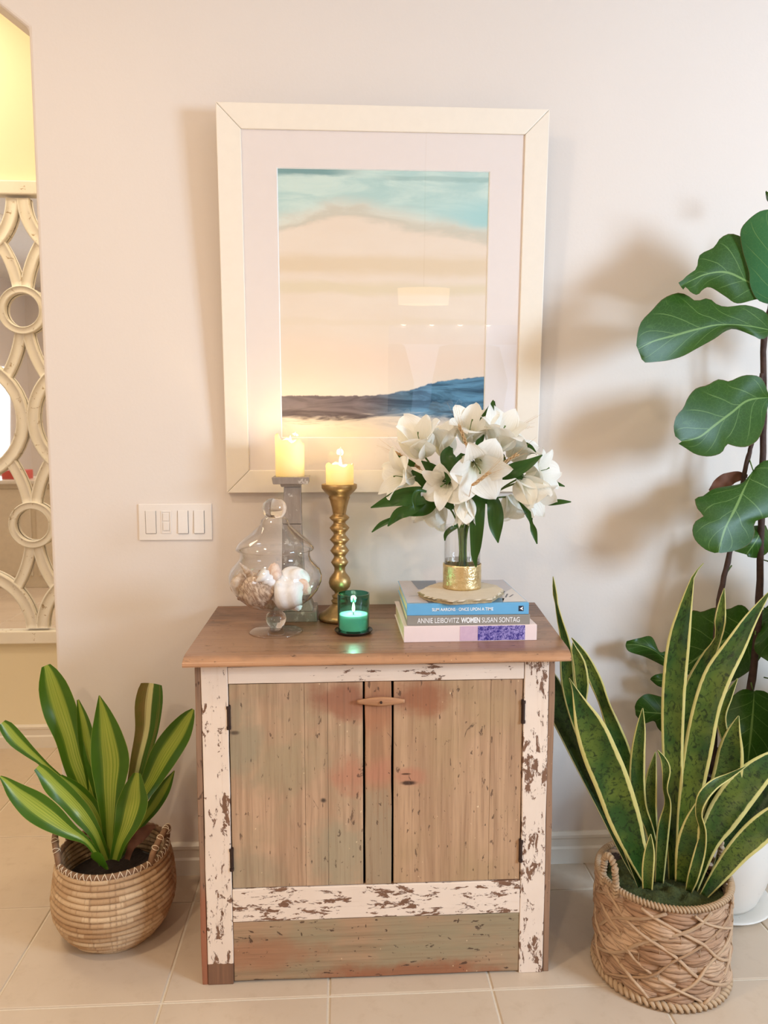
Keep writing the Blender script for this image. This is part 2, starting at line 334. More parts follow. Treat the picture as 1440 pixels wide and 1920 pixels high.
m.P(Base_Color=m.mix(m.step(n, .68, .74), rgb(226, 220, 210), rgb(180, 170, 156)), Roughness=.4); M['ceramic'] = m.m
M['black'] = plain('black_plastic', rgb(22, 22, 22), .4, bump=0)
M['stone'] = None
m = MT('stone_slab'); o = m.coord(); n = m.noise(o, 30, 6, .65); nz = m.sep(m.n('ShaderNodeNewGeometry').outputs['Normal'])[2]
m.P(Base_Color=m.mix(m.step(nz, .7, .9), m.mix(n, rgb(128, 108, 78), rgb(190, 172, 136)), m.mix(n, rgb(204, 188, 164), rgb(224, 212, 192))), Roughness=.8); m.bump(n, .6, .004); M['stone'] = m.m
def shellmat(name, a, b, s=25, stripe=0):
    m = MT(name); o = m.coord(); n = m.noise(m.mp(o, (1, 1, 3 if stripe else 1)), s, 5, .65, .6)
    m.P(Base_Color=m.mix(m.step(n, .35, .68), a, b), Roughness=.55); m.bump(n, .5, .004); return m.m
M['shell_white'] = shellmat('white_shell', rgb(232, 226, 220), rgb(250, 247, 243), 14)
M['shell_tan'] = shellmat('tan_shell', rgb(190, 158, 128), rgb(228, 206, 182), 40, 1)
M['shell_brown'] = shellmat('brown_oyster_shell', rgb(140, 108, 84), rgb(222, 198, 172), 55, 1)
M['coral'] = shellmat('pink_shell', rgb(222, 186, 164), rgb(240, 220, 204), 35, 1)
# books
M['pages'] = plain('book_pages', rgb(238, 216, 178), .8, scale=300, var=.1)
M['blue'] = plain('blue_spine', rgb(104, 172, 214), .3, bump=0, var=.03)
M['grey'] = plain('grey_spine', rgb(146, 140, 130), .4, bump=0, var=.04)
M['pinkish'] = plain('pale_pink_jacket', rgb(240, 218, 212), .35, bump=0, var=.02)
M['white'] = plain('white_print', rgb(245, 245, 245), .5, bump=0, var=0)
m = MT('violet_photo_print'); o = m.coord(); n = m.noise(o, 130, 5, .7, 1.2); n2 = m.noise(o, 9, 2)
m.P(Base_Color=m.mix(m.step(n, .42, .6), rgb(52, 42, 128), m.mix(n2, rgb(120, 100, 180), rgb(190, 178, 220))), Roughness=.35); M['violet'] = m.m
m = MT('lilac_print'); o = m.coord(); n = m.noise(o, 60, 4, .7); m.P(Base_Color=m.mix(n, rgb(196, 160, 186), rgb(226, 196, 206)), Roughness=.35); M['lilac'] = m.m
for k, c in dict(cv_sky=(196, 188, 190), cv_slate=(96, 104, 122), cv_pale=(222, 214, 208), cv_ink=(40, 44, 62), cv_teal=(70, 120, 150)).items(): M[k] = plain(k, rgb(*c), .28, bump=0, var=.05, scale=60)
# frame, switch, furniture
M['frame'] = plain('cream_frame', rgb(239, 227, 210), .45, bump=.05, var=.02)
M['mat'] = plain('white_mat_board', rgb(233, 221, 214), .8, bump=.03, var=.01)
M['bevel'] = plain('mat_bevel', rgb(248, 246, 242), .8, bump=0)
M['switch'] = plain('switch_plastic', rgb(238, 228, 218), .3, bump=0, var=.01)
M['lattice'] = MT('whitewashed_lattice'); m = M['lattice']; o = m.coord(); n = m.noise(o, 30, 6, .7, .5)
m.P(Base_Color=m.mix(m.step(n, .60, .68), m.mix(m.noise(o, 6, 2), rgb(226, 216, 198), rgb(240, 232, 216)), rgb(176, 152, 118)), Roughness=.55); m.bump(n, .3, .002); M['lattice'] = m.m
M['counter'] = plain('counter_top', rgb(224, 214, 198), .2); M['cream'] = plain('cream_cabinet', rgb(222, 206, 180), .5, bump=0)
M['redbox'] = plain('red_box', rgb(190, 70, 56), .5); M['wicker'] = plain('dark_wicker', rgb(62, 44, 34), .8, var=.4, scale=120, bump=.8)
M['patio'] = plain('patio_plaster', rgb(200, 196, 214), .8); M['tree'] = plain('hedge', rgb(28, 58, 50), .8, var=.5, scale=8, bump=1)
M['paving'] = plain('patio_paving', rgb(170, 165, 160), .8)
# the painted seascape (flat print)
m = MT('watercolour_print'); uv = m.coord('UV'); u, v, _ = m.sep(uv)
wob = m.noise(m.comb(m.math('MULTIPLY', u, 2.2), m.math('MULTIPLY', v, 6), 0.), 1.2, 5, .6, .4)
wob2 = m.noise(m.comb(m.math('MULTIPLY', u, 3.), m.math('MULTIPLY', v, 14), 5.), 1.0, 6, .6, .6)
edge = m.noise(m.comb(m.math('MULTIPLY', u, 9), 2., 0.), 2.2, 6, .65)
paper = m.mix(wob, rgb(236, 222, 206), rgb(228, 208, 186))
# blush below the middle
paper = m.mix(m.math('MULTIPLY', m.step(m.math('ABSOLUTE', m.math('SUBTRACT', v, .30)), .13, .0), .6), paper, rgb(236, 208, 186))
# tan strokes in the middle
for vc, hw, c_, am in ((.655, .05, (222, 200, 168), .8), (.57, .035, (220, 204, 168), .6), (.445, .02, (226, 208, 180), .35)):
    vv = m.math('ADD', v, m.math('MULTIPLY', m.math('SUBTRACT', wob2, .5), .05))
    paper = m.mix(m.math('MULTIPLY', m.step(m.math('ABSOLUTE', m.math('SUBTRACT', vv, vc)), hw, hw * .2), am), paper, rgb(*c_))
# teal wash, lower edge arching down toward the right, up in the middle left
par = m.math('MULTIPLY', m.math('POWER', m.math('ABSOLUTE', m.math('SUBTRACT', u, .28)), 1.15), -.14)
low = m.math('ADD', m.math('ADD', .858, par), m.math('MULTIPLY', m.math('SUBTRACT', wob2, .5), .11))
low = m.math('SUBTRACT', low, m.math('MULTIPLY', m.step(u, .28, .0), .025))
dl = m.math('SUBTRACT', v, low)
teal = m.mix(m.step(wob2, .35, .65), rgb(206, 224, 214), rgb(176, 206, 200))
teal = m.mix(m.math('MULTIPLY', m.step(u, .6, 1.), m.step(v, .93, .84)), teal, rgb(164, 206, 204))
c = m.mix(m.step(dl, -.03, .06), paper, teal)
bd = m.math('MULTIPLY', m.step(m.math('ABSOLUTE', m.math('ADD', dl, .012)), .032, .0), .45)      # tan-grey stroke under the wash
c = m.mix(bd, c, rgb(176, 178, 160))
topk = m.math('MULTIPLY', m.step(m.math('ADD', v, m.math('MULTIPLY', wob2, .04)), .985, 1.005), m.step(u, .45, .2))
c = m.mix(topk, c, rgb(120, 158, 158)); c = m.mix(m.math('MULTIPLY', m.step(m.math('ABSOLUTE', m.math('SUBTRACT', m.math('ADD', v, m.math('MULTIPLY', wob2, .03)), .985)), .013, .004), m.math('MULTIPLY', m.step(u, .4, .6), .5)), c, rgb(128, 168, 164))
# hills
hill = m.math('ADD', m.math('ADD', .163, m.math('MULTIPLY', m.math('SUBTRACT', edge, .5), .022)), m.math('MULTIPLY', m.step(u, .35, 1.05), .062))
hill = m.math('ADD', hill, m.math('MULTIPLY', m.step(u, .58, .78), .014))
wobh = m.noise(m.comb(m.math('MULTIPLY', u, 3.), m.math('MULTIPLY', v, 22), 9.), 1.2, 6, .65, .8)
lowe = m.math('ADD', .072, m.math('MULTIPLY', m.math('SUBTRACT', wobh, .5), .10))
inh = m.math('MULTIPLY', m.step(v, hill, None) if False else m.step(m.math('SUBTRACT', hill, v), -.003, .003), m.step(m.math('SUBTRACT', v, lowe), -.015, .02))
hc = m.mix(m.step(wobh, .35, .65), rgb(72, 58, 62), rgb(124, 110, 112))
hb = m.mix(m.step(wobh, .35, .7), rgb(36, 72, 96), rgb(96, 146, 176))
hc = m.mix(m.step(u, .35, .72), hc, hb)
c = m.mix(inh, c, hc)
under = m.math('MULTIPLY', m.step(m.math('ABSOLUTE', m.math('SUBTRACT', v, .055)), .04, .0), m.step(wobh, .35, .7))
c = m.mix(m.math('MULTIPLY', under, m.math('MULTIPLY', m.step(v, .12, .06), .6)), c, rgb(176, 166, 164))
m.P(Base_Color=c, Roughness=.7); M['print'] = m.m

# ------------------------------------------------------------------ object helpers
WM = {}
def wm(o): return WM.get(o.name, Matrix.Identity(4)) if o else Matrix.Identity(4)
def tag(o, label=None, cat=None, group=None, kind=None):
    for k, v in (('label', label), ('category', cat), ('group', group), ('kind', kind)):
        if v: o[k] = v
    return o
def thing(name, loc=(0, 0, 0), rz=0, label=None, cat=None, group=None, parent=None):
    o = bpy.data.objects.new(name, None); COL.objects.link(o); o.empty_display_size = .05
    o.location = loc; o.rotation_euler = (0, 0, rz)
    WM[o.name] = wm(parent) @ Matrix.Translation(Vector(loc)) @ Matrix.Rotation(rz, 4, 'Z')
    if parent: o.parent = parent
    return tag(o, label, cat, group)
def obj(name, verts, faces, mat, parent=None, smooth=False, uv=None, local=False, mats=None, fm=None, origin=None):
    me = bpy.data.meshes.new(name)
    vs = [Vector(v) for v in verts]
    if parent and not local:
        inv = wm(parent).inverted(); vs = [inv @ v for v in vs]
    if origin is not None: vs = [v - Vector(origin) for v in vs]
    me.from_pydata(vs, [], faces)
    if mats:
        for k in mats: me.materials.append(k)
        if fm:
            for p, i in zip(me.polygons, fm): p.material_index = i
    else: me.materials.append(mat)
    if uv:
        l = me.uv_layers.new(name='UVMap')
        for p in me.polygons:
            for li in p.loop_indices: l.data[li].uv = uv[me.loops[li].vertex_index]
    if smooth: me.shade_smooth()
    me.update()
    o = bpy.data.objects.new(name, me); COL.objects.link(o)
    if origin is not None: o.location = origin
    WM[o.name] = wm(parent) @ (Matrix.Translation(Vector(origin)) if origin is not None else Matrix.Identity(4))
    if parent: o.parent = parent
    return o
def bevel(o, w=.003, seg=2):
    md = o.modifiers.new('bevel', 'BEVEL'); md.width = w; md.segments = seg; md.limit_method = 'ANGLE'; md.angle_limit = R(40); return o
def boxv(x0, x1, y0, y1, z0, z1):
    v = [(x, y, z) for z in (z0, z1) for y in (y0, y1) for x in (x0, x1)]
    f = [(0, 2, 3, 1), (4, 5, 7, 6), (0, 1, 5, 4), (1, 3, 7, 5), (3, 2, 6, 7), (2, 0, 4, 6)]
    return v, f
def box(name, x0, x1, y0, y1, z0, z1, mat, parent=None, bev=0, **kw):
    v, f = boxv(x0, x1, y0, y1, z0, z1); o = obj(name, v, f, mat, parent, **kw)
    if bev: bevel(o, bev)
    return o
class MB:
    def __init__(s): s.v = []; s.f = []; s.uv = []
    def add(s, v, f, uv=None):
        k = len(s.v); s.v += [Vector(a) for a in v]; s.f += [tuple(i + k for i in q) for q in f]
        s.uv += uv if uv else [(0, 0)] * len(v)
    def box(s, *a): s.add(*boxv(*a))
    def tube(s, pts, r, n=8, closed=False, cap=True):
        pts = [Vector(p) for p in pts]; N = len(pts); vs = []; fs = []; uv = []
        rr = r if isinstance(r, (list, tuple)) else [r] * N
        up = None; L = 0
        for i, p in enumerate(pts):
            if closed: t = pts[(i + 1) % N] - pts[i - 1]
            else: t = pts[min(i + 1, N - 1)] - pts[max(i - 1, 0)]
            t.normalize() if t.length else None
            if up is None: up = Vector((0, 0, 1)) if abs(t.z) < .9 else Vector((1, 0, 0))
            a = t.cross(up); 
            if a.length < 1e-6: a = t.cross(Vector((1, 0, 0)))
            a.normalize(); b = a.cross(t).normalized(); up = b
            if i: L += (p - pts[i - 1]).length
            for j in range(n):
                th = 2 * math.pi * j / n
                vs.append(p + (a * math.cos(th) + b * math.sin(th)) * rr[i]); uv.append((L * 10, j / n))
        for i in range(N if closed else N - 1):
            for j in range(n):
                i2 = (i + 1) % N
                fs.append((i * n + j, i * n + (j + 1) % n, i2 * n + (j + 1) % n, i2 * n + j))
        if cap and not closed:
            fs.append(tuple(range(n))[::-1]); fs.append(tuple((N - 1) * n + j for j in range(n)))
        s.add(vs, fs, uv)
    def build(s, name, mat, parent=None, smooth=False, **kw):
        return obj(name, s.v, s.f, mat, parent, smooth, uv=s.uv, **kw)
def lathe(name, prof, c, mat, parent=None, n=40, smooth=True, local=False, closed=False, jitter=0):
    v = []; f = []; c = Vector(c)
    for i, (r, z) in enumerate(prof):
        for j in range(n):
            a = 2 * math.pi * j / n; q = r * (1 + (jitter * mnoise.noise(Vector((math.cos(a) * 2, math.sin(a) * 2, z * 9))) if jitter else 0))
            v.append(c + Vector((q * math.cos(a), q * math.sin(a), z)))
    for i in range(len(prof) - 1):
        for j in range(n): f.append((i * n + j, i * n + (j + 1) % n, (i + 1) * n + (j + 1) % n, (i + 1) * n + j))
    if not closed:
        if prof[0][0] > 0: f.append(tuple(range(n))[::-1])
        if prof[-1][0] > 0: f.append(tuple((len(prof) - 1) * n + j for j in range(n)))
    uv = [(j / n, i / max(1, len(prof) - 1)) for i in range(len(prof)) for j in range(n)]
    return obj(name, v, f, mat, parent, smooth, uv=uv, local=local)
def ang(o, deg=40):
    o.data.set_sharp_from_angle(angle=R(deg)); return o
def cat(pts, n):       # Catmull-Rom through tuples, n samples
    k = len(pts) - 1; out = []
    pts = [tuple(map(float, p)) for p in pts]
    for i in range(n):
        s = i / (n - 1) * k; a = min(int(s), k - 1); t = s - a
        p0 = pts[max(a - 1, 0)]; p1 = pts[a]; p2 = pts[a + 1]; p3 = pts[min(a + 2, k)]
        out.append(tuple(.5 * (2 * y + (z - x) * t + (2 * x - 5 * y + 4 * z - q) * t * t + (-x + 3 * y - 3 * z + q) * t ** 3) for x, y, z, q in zip(p0, p1, p2, p3)))
    return out
def arc(pts, n):       # same, evenly spaced by length in the first two coordinates
    d = cat(pts, 160); L = [0]
    for a, b in zip(d, d[1:]): L.append(L[-1] + math.hypot(b[0] - a[0], b[1] - a[1]))
    out = []; j = 0
    for i in range(n):
        s = L[-1] * i / (n - 1)
        while j < len(L) - 2 and L[j + 1] < s: j += 1
        t = (s - L[j]) / max(1e-9, L[j + 1] - L[j])
        out.append(tuple(x + (y - x) * min(1, t) for x, y in zip(d[j], d[j + 1])))
    return out
def blade(name, st, mat, parent, n=28, across=6, cup=.25, solid=0, wave=0, seed=0):
    """st: stations (px, py, half width px, Y[, twist deg]) base -> tip, given on real planes Y."""
    st = [tuple(s) + ((0,) if len(s) == 4 else ()) for s in st]
    S = arc(st, n); C_ = [P(s[0], s[1], s[3]) for s in S]; v = []; uv = []; f = []
    for i, s in enumerate(S):
        t = (C_[min(i + 1, n - 1)] - C_[max(i - 1, 0)]).normalized(); vw = (C_[i] - cC).normalized()
        wd = t.cross(vw).normalized(); nm = wd.cross(t).normalized()
        h = max(.3, s[2]) * mpp(C_[i]); tw = R(s[4])
        for k in range(across + 1):
            u = k / across * 2 - 1
            hh = h / max(.3, math.cos(tw))
            off = wd * (u * hh * math.cos(tw)) + nm * (u * hh * math.sin(tw) + cup * hh * (1 - u * u))
            if wave: off += nm * (wave * hh * abs(u) * math.sin(i * .7 + seed + (2 if u > 0 else 0)))
            v.append(C_[i] + off); uv.append((k / across, i / (n - 1)))
    for i in range(n - 1):
        for k in range(across):
            a = i * (across + 1) + k; f.append((a, a + 1, a + across + 2, a + across + 1))
    o = obj(name, v, f, mat, parent, True, uv=uv)
    if solid:
        md = o.modifiers.new('solid', 'SOLIDIFY'); md.thickness = solid; md.offset = 0
    return o
def leaf3(name, L_, Mi, R_, Y0, Y1, mat, parent, cup=.02, wave=.008, n=30, ac=10, seed=0):
    """outline leaf: left, midrib and right chains (px, py) base -> tip, depth from Y0 to Y1."""
    Ls, Ms, Rs = arc(L_, n), arc(Mi, n), arc(R_, n); v = []; uv = []; f = []
    for i in range(n):
        t = i / (n - 1); Y = Y0 + (Y1 - Y0) * t
        for k in range(ac + 1):
            u = k / ac * 2 - 1
            E_ = Ls[i] if u < 0 else Rs[i]; q = abs(u)
            px = Ms[i][0] * (1 - q) + E_[0] * q; py = Ms[i][1] * (1 - q) + E_[1] * q
            y = Y + cup * q * q * math.sin(math.pi * min(1, t * 1.1)) + wave * q * math.sin(9 * t + seed + (1.6 if u > 0 else 0)) - .015 * math.sin(t * math.pi)
            v.append(P(px, py, y)); uv.append((k / ac, t))
    for i in range(n - 1):
        for k in range(ac):
            a = i * (ac + 1) + k; f.append((a, a + 1, a + ac + 2, a + ac + 1))
    return obj(name, v, f, mat, parent, True, uv=uv)
def text(name, body, size, loc, mat, parent, fit=None, bold=0.0, extrude=.0003):
    cu = bpy.data.curves.new(name, 'FONT'); cu.body = body; cu.size = size; cu.extrude = extrude; cu.offset = bold
    to = bpy.data.objects.new('tmp', cu); COL.objects.link(to); bpy.context.view_layer.update()
    me = bpy.data.meshes.new_from_object(to.evaluated_get(bpy.context.evaluated_depsgraph_get()))
    bpy.data.objects.remove(to)
    xs = [v.co.x for v in me.vertices]; w0 = max(xs) - min(xs); k = fit / w0 if fit else 1
    x0 = min(xs)
    for v in me.vertices:
        x, y, z = v.co; v.co = Vector((loc[0] + (x - x0) * k, loc[1] - z, loc[2] + y))
    me.materials.clear(); me.materials.append(mat)
    o = bpy.data.objects.new(name, me); COL.objects.link(o); o.parent = parent; return o
rnd = random.Random(7)

# ------------------------------------------------------------------ the room
S_ = 'structure'
CE = 3.5; XW = -0.957
def prism(name, outline, y0, y1, mat, label=None):
    n = len(outline); v = [(x, y0, z) for x, z in outline] + [(x, y1, z) for x, z in outline]
    f = [tuple(range(n)), tuple(range(2 * n - 1, n - 1, -1))] + [(i, i + n, (i + 1) % n + n, (i + 1) % n) for i in range(n)]
    o = obj(name, v, f, mat)
    return tag(o, label, kind=S_)
wb = prism('wall_back', [(XW, 0), (3.3, 0), (3.3, CE), (-4.4, CE), (-4.4, 0), (-2.75, 0), (-2.75, 2.77), (-2.45, 3.0), (-1.26, 3.0), (XW, 2.765)], 0, .13, M['wall'],
           'pale cream wall behind the cabinet with an angled-corner opening at the left'); bevel(wb, .012, 3)
tag(box('wall_hall', -4.4, 1.2, 1.14, 1.24, 0, CE, M['hall'], label=None) if False else box('wall_hall', -4.4, 1.2, 1.14, 1.24, 0, CE, M['hall']), 'warm yellow hall wall behind the lattice mirror', kind=S_)
tag(box('wall_hall_end', 1.1, 1.2, .13, 1.14, 0, CE, M['hall']), 'far end wall of the hall', kind=S_)
tag(box('ceiling', -4.4, 3.3, -6.3, 1.24, CE, CE + .1, M['ceiling']), 'white ceiling', kind=S_)
def holed(name, ax, c0, c1, a0, a1, z1, hole, mat, label):
    h0, h1, hz0, hz1 = hole; b = MB()
    for (p0, p1, q0, q1) in ((a0, h0, 0, z1), (h1, a1, 0, z1), (h0, h1, 0, hz0), (h0, h1, hz1, z1)):
        if p1 - p0 < 1e-4 or q1 - q0 < 1e-4: continue
        b.box(p0, p1, c0, c1, q0, q1) if ax == 'x' else b.box(c0, c1, p0, p1, q0, q1)
    return tag(b.build(name, mat), label, kind=S_)
holed('wall_right', 'y', 3.2, 3.3, -6.3, 0, CE, (-3.4, -2.0, .9, 2.75), M['wall'], 'right wall with a window')
holed('wall_left', 'y', -4.4, -4.3, -6.3, 1.24, CE, (-4.9, -3.5, 1.0, 2.4), M['wall'], 'left wall with a window')
holed('wall_front', 'x', -6.3, -6.2, -4.4, 3.3, CE, (.45, 2.0, 0, 2.05), M['wall'], 'wall opposite the cabinet with a patio door')
def window(name, ax, c, a0, a1, z0, z1, panes, label):
    b = MB(); w_ = .05
    def bx(p0, p1, q0, q1, d=.03):
        b.box(p0, p1, c - d, c + d, q0, q1) if ax == 'x' else b.box(c - d, c + d, p0, p1, q0, q1)
    bx(a0, a0 + w_, z0, z1); bx(a1 - w_, a1, z0, z1); bx(a0 + w_, a1 - w_, z0, z0 + w_); bx(a0 + w_, a1 - w_, z1 - w_, z1)
    for i in range(1, panes):
        m_ = a0 + (a1 - a0) * i / panes; bx(m_ - .02, m_ + .02, z0 + w_, z1 - w_)
    o = tag(b.build(name, M['trim']), label, kind=S_)
    g = MB()
    if ax == 'x': g.add([(a0, c, z0), (a1, c, z0), (a1, c, z1), (a0, c, z1)], [(0, 1, 2, 3)])
    else: g.add([(c, a0, z0), (c, a1, z0), (c, a1, z1), (c, a0, z1)], [(0, 1, 2, 3)])
    g.build('pane', M['winglass'], o); return o
window('window_1', 'y', 3.27, -3.4, -2.0, .9, 2.75, 2, 'white framed side window')
window('window_2', 'y', -4.37, -4.9, -3.5, 1.0, 2.4, 2, 'white framed left window')
window('door_1', 'x', -6.27, .45, 2.0, 0.005, 2.05, 1, 'white framed glass patio door')
# outside: patio beam with lamps, hedge, paving (seen only as reflections in the picture glass)
tag(box('patio_ground', -5, 6, -11, -6.3, -.1, -.01, M['paving']), 'patio paving outside the door', kind=S_)
tag(box('patio_beam', -1.5, 4.5, -8.9, -8.7, 1.78, 2.35, M['patio']), 'pale plaster beam of the patio', kind=S_)
for i in range(4):
    q = tag(lathe('patio_lamp', [(.0, -.05), (.045, -.03), (.05, .0), (.03, .04), (.0, .05)], (.85 + i * .4, -8.64, 2.08), M['bulb'], n=12), ['first', 'second', 'third', 'fourth'][i] + ' patio lamp from the door jamb on the pale beam outside', 'lamp', 'patio lamps')
for i in range(6):
    x = -1 + i * 1.5; pr = [(0, 0), (.45, .05), (.60, .5), (.58, 1.2), (.45, 1.75), (0, 2.0 + .15 * math.sin(i * 2.3))]
    tag(lathe('hedge_shrub', pr, (x, -10, -.01), M['tree'], n=20, jitter=.25), ['rounded', 'lower', 'tall', 'broad', 'narrow', 'end'][i] + ' dark green shrub beyond the patio beam', 'shrub', 'shrubs beyond the patio')
# floor: grout bed, single tiles where they can be told apart, the rest joined
fl = tag(box('floor', -4.4, 3.3, -6.3, 1.24, -.06, -.0035, M['grout']), 'beige stone tiled floor with pale grout', kind=S_)
TS = .448; X0 = -.937; Y0 = -.62; gp = .0035; rest = MB()
def tilev(i, j):
    x0, x1 = max(-4.3, X0 + i * TS + gp), min(3.2, X0 + (i + 1) * TS - gp); y0, y1 = max(-6.2, Y0 + j * TS + gp), min(1.14, Y0 + (j + 1) * TS - gp)
    if x1 - x0 < .01 or y1 - y0 < .01: return None
    b = .0025; v, f = boxv(x0, x1, y0, y1, -.01, -.0015)
    v = v[:4] + v[4:] + [(x0 + b, y0 + b, 0), (x1 - b, y0 + b, 0), (x0 + b, y1 - b, 0), (x1 - b, y1 - b, 0)]
    f = [q for q in f if q != (4, 5, 7, 6)] + [(8, 9, 11, 10), (4, 5, 9, 8), (5, 7, 11, 9), (7, 6, 10, 11), (6, 4, 8, 10)]
    return v, f
for i in range(-9, 10):
    for j in range(-14, 5):
        q = tilev(i, j)
        if not q: continue
        if -4 <= i <= 5 and -2 <= j <= 4: obj('tile', q[0], q[1], M['tile'], fl)
        else: rest.add(*q)
o = rest.build('tile_field', M['tile'], fl); o['kind'] = 'stuff'
# baseboards: stepped profile swept along x
def base_prof(d): return [(0, 0), (-.019 * d, 0), (-.019 * d, .055), (-.013 * d, .062), (-.013 * d, .088), (-.017 * d, .094), (-.017 * d, .104), (-.006 * d, .113), (0, .113)]
def baseboard(name, x0, x1, y, d, label, mat='trim'):
    pr = base_prof(d); n = len(pr); v = [(x0, y + a, z) for a, z in pr] + [(x1, y + a, z) for a, z in pr]
    f = [tuple(range(n))[::-1], tuple(range(n, 2 * n))] + [(i, (i + 1) % n, (i + 1) % n + n, i + n) for i in range(n)]
    return tag(obj(name, v, f, M[mat]), label, kind=S_)
baseboard('baseboard_back', XW, 3.2, 0, 1, 'moulded baseboard along the cream wall')
baseboard('baseboard_hall', -4.3, 1.1, 1.14, 1, 'moulded baseboard along the yellow hall wall')
# ------------------------------------------------------------------ lattice mirror in the hall
my = 1.10; XT = -1.443; RB = .29; zc = 1.587; zp = .984
mr = thing('lattice_mirror', (XT - .29, my, .52), 0, 'tall whitewashed mirror with interlaced circle lattice in the hall', 'mirror')
mx0, mx1, mz0, mz1 = XT - 3 * RB - .02, XT + RB + .02, zc - zp - .075, zc + zp + .075
box('mirror_glass', mx0 + .02, mx1 - .02, my + .012, my + .018, mz0 + .02, mz1 - .02, M['mirror'], mr)
for k in range(4):
    a = (mx0, mx1, mz1 - .062, mz1) if k == 0 else (mx0, mx1, mz0, mz0 + .062) if k == 1 else (mx0 - .05, mx0 + .01, mz0, mz1) if k == 2 else (mx1 - .01, mx1 + .05, mz0, mz1)
    box('frame_rail', a[0], a[1], my - .02, my + .035, a[2], a[3], M['lattice'], mr, bev=.006)
def strip(name, pts, wd, d0, d1, closed=False):
    """flat moulding following a path in the x/z plane with a raised rounded section"""
    sec = [(-.5, 0), (-.5, -.75), (-.36, -1), (-.33, -.8), (.33, -.8), (.36, -1), (.5, -.75), (.5, 0)]; ns = len(sec)
    v = []; f = []; N = len(pts)
    for i, (x, z) in enumerate(pts):
        a = pts[(i + 1) % N] if closed else pts[min(i + 1, N - 1)]; b = pts[i - 1] if closed else pts[max(i - 1, 0)]
        tx, tz = a[0] - b[0], a[1] - b[1]; l = math.hypot(tx, tz) or 1; nx, nz = -tz / l, tx / l
        for s, d in sec: v.append((x + nx * s * wd, d0 + d * d1, z + nz * s * wd))
    for i in range(N if closed else N - 1):
        j = (i + 1) % N
        for k in range(ns - 1): f.append((i * ns + k, i * ns + k + 1, j * ns + k + 1, j * ns + k))
    if not closed: f += [tuple(range(ns)), tuple((N - 1) * ns + k for k in range(ns))[::-1]]
    return obj(name, v, f, M['lattice'], mr, True)
def ring(cx, cz, r, a0=0, a1=360, n=40): return [(cx + r * math.cos(R(a0 + (a1 - a0) * i / n)), cz + r * math.sin(R(a0 + (a1 - a0) * i / n))) for i in range(n + (a1 - a0 < 360))]
for col in (0, -1):
    cx = XT - RB * (1 + 2 * (-col)) + (0 if col else 0)
bigc = [(XT - RB, zc, 0, 360), (XT - RB, zc + zp, 180, 360), (XT - RB, zc - zp, 0, 180), (XT + RB, zc, 90, 270), (XT + RB, zc + zp, 180, 270), (XT + RB, zc - zp, 90, 180),
        (XT - 3 * RB, zc, -90, 90), (XT - 3 * RB, zc + zp, -90, 0), (XT - 3 * RB, zc - zp, 0, 90)]
for cx, cz, a0, a1 in bigc: strip('big_circle', ring(cx, cz, RB - .024, a0, a1), .056, my + .01, .026, a1 - a0 == 360)
for xc in (XT, XT - 2 * RB):
    for z in (zc + zp / 2, zc - zp / 2):
        strip('small_circle', ring(xc, z, .092), .034, my + .008, .03, True)
        for sx in (-1, 1):
            for sz in (-1, 1):
                # strut: from the small circle out to the neighbouring big circle
                p0 = (xc + sx * .017, z + sz * .102); p2 = (xc + sx * .092, z + sz * .30); pm = (xc + sx * .034, z + sz * .21)
                pts = [((1 - t) ** 2 * p0[0] + 2 * t * (1 - t) * pm[0] + t * t * p2[0], (1 - t) ** 2 * p0[1] + 2 * t * (1 - t) * pm[1] + t * t * p2[1]) for t in [i / 8 for i in range(9)]]
                strip('lattice_strut', pts, .050, my + .01, .022)
# ------------------------------------------------------------------ framed print, leaning out at the top
fx0, fx1, fz0, fz1 = -.374, .654, 1.326, 2.522
Lh = math.hypot(fz1 - fz0, .070); th = math.asin(.070 / Lh)
pf = thing('framed_print', ((fx0 + fx1) / 2, -.030, fz0), 0, 'large cream framed watercolour seascape leaning out from the wall', 'picture')
pf.rotation_euler = (th, 0, R(-.15)); WM[pf.name] = Matrix.Translation(Vector(pf.location)) @ Matrix.Rotation(R(-.15), 4, 'Z') @ Matrix.Rotation(th, 4, 'X')
W2 = (fx1 - fx0) / 2; fwid = .074
def frail(pts):
    (ax, az), (bx, bz), (cx_, cz_), (dx, dz) = pts   # outer a->b, inner c<-d
    v = [(ax, .0, az), (bx, .0, bz), (cx_, .004, cz_), (dx, .004, dz)]; v += [(x, .026, z) for x, y, z in v[:4]]
    f = [(0, 1, 2, 3), (7, 6, 5, 4), (0, 4, 5, 1), (1, 5, 6, 2), (2, 6, 7, 3), (3, 7, 4, 0)]
    return bevel(obj('frame_rail', v, f, M['frame'], pf, local=True), .0025)
e = .0004; f_ = fwid
frail([(-W2 + e, 0), (W2 - e, 0), (W2 - f_ - e, f_), (-W2 + f_ + e, f_)]); frail([(W2 - e, Lh), (-W2 + e, Lh), (-W2 + f_ + e, Lh - f_), (W2 - f_ - e, Lh - f_)])
frail([(W2, e), (W2, Lh - e), (W2 - f_, Lh - f_ - e), (W2 - f_, f_ + e)]); frail([(-W2, Lh - e), (-W2, e), (-W2 + f_, f_ + e), (-W2 + f_, Lh - f_ - e)])
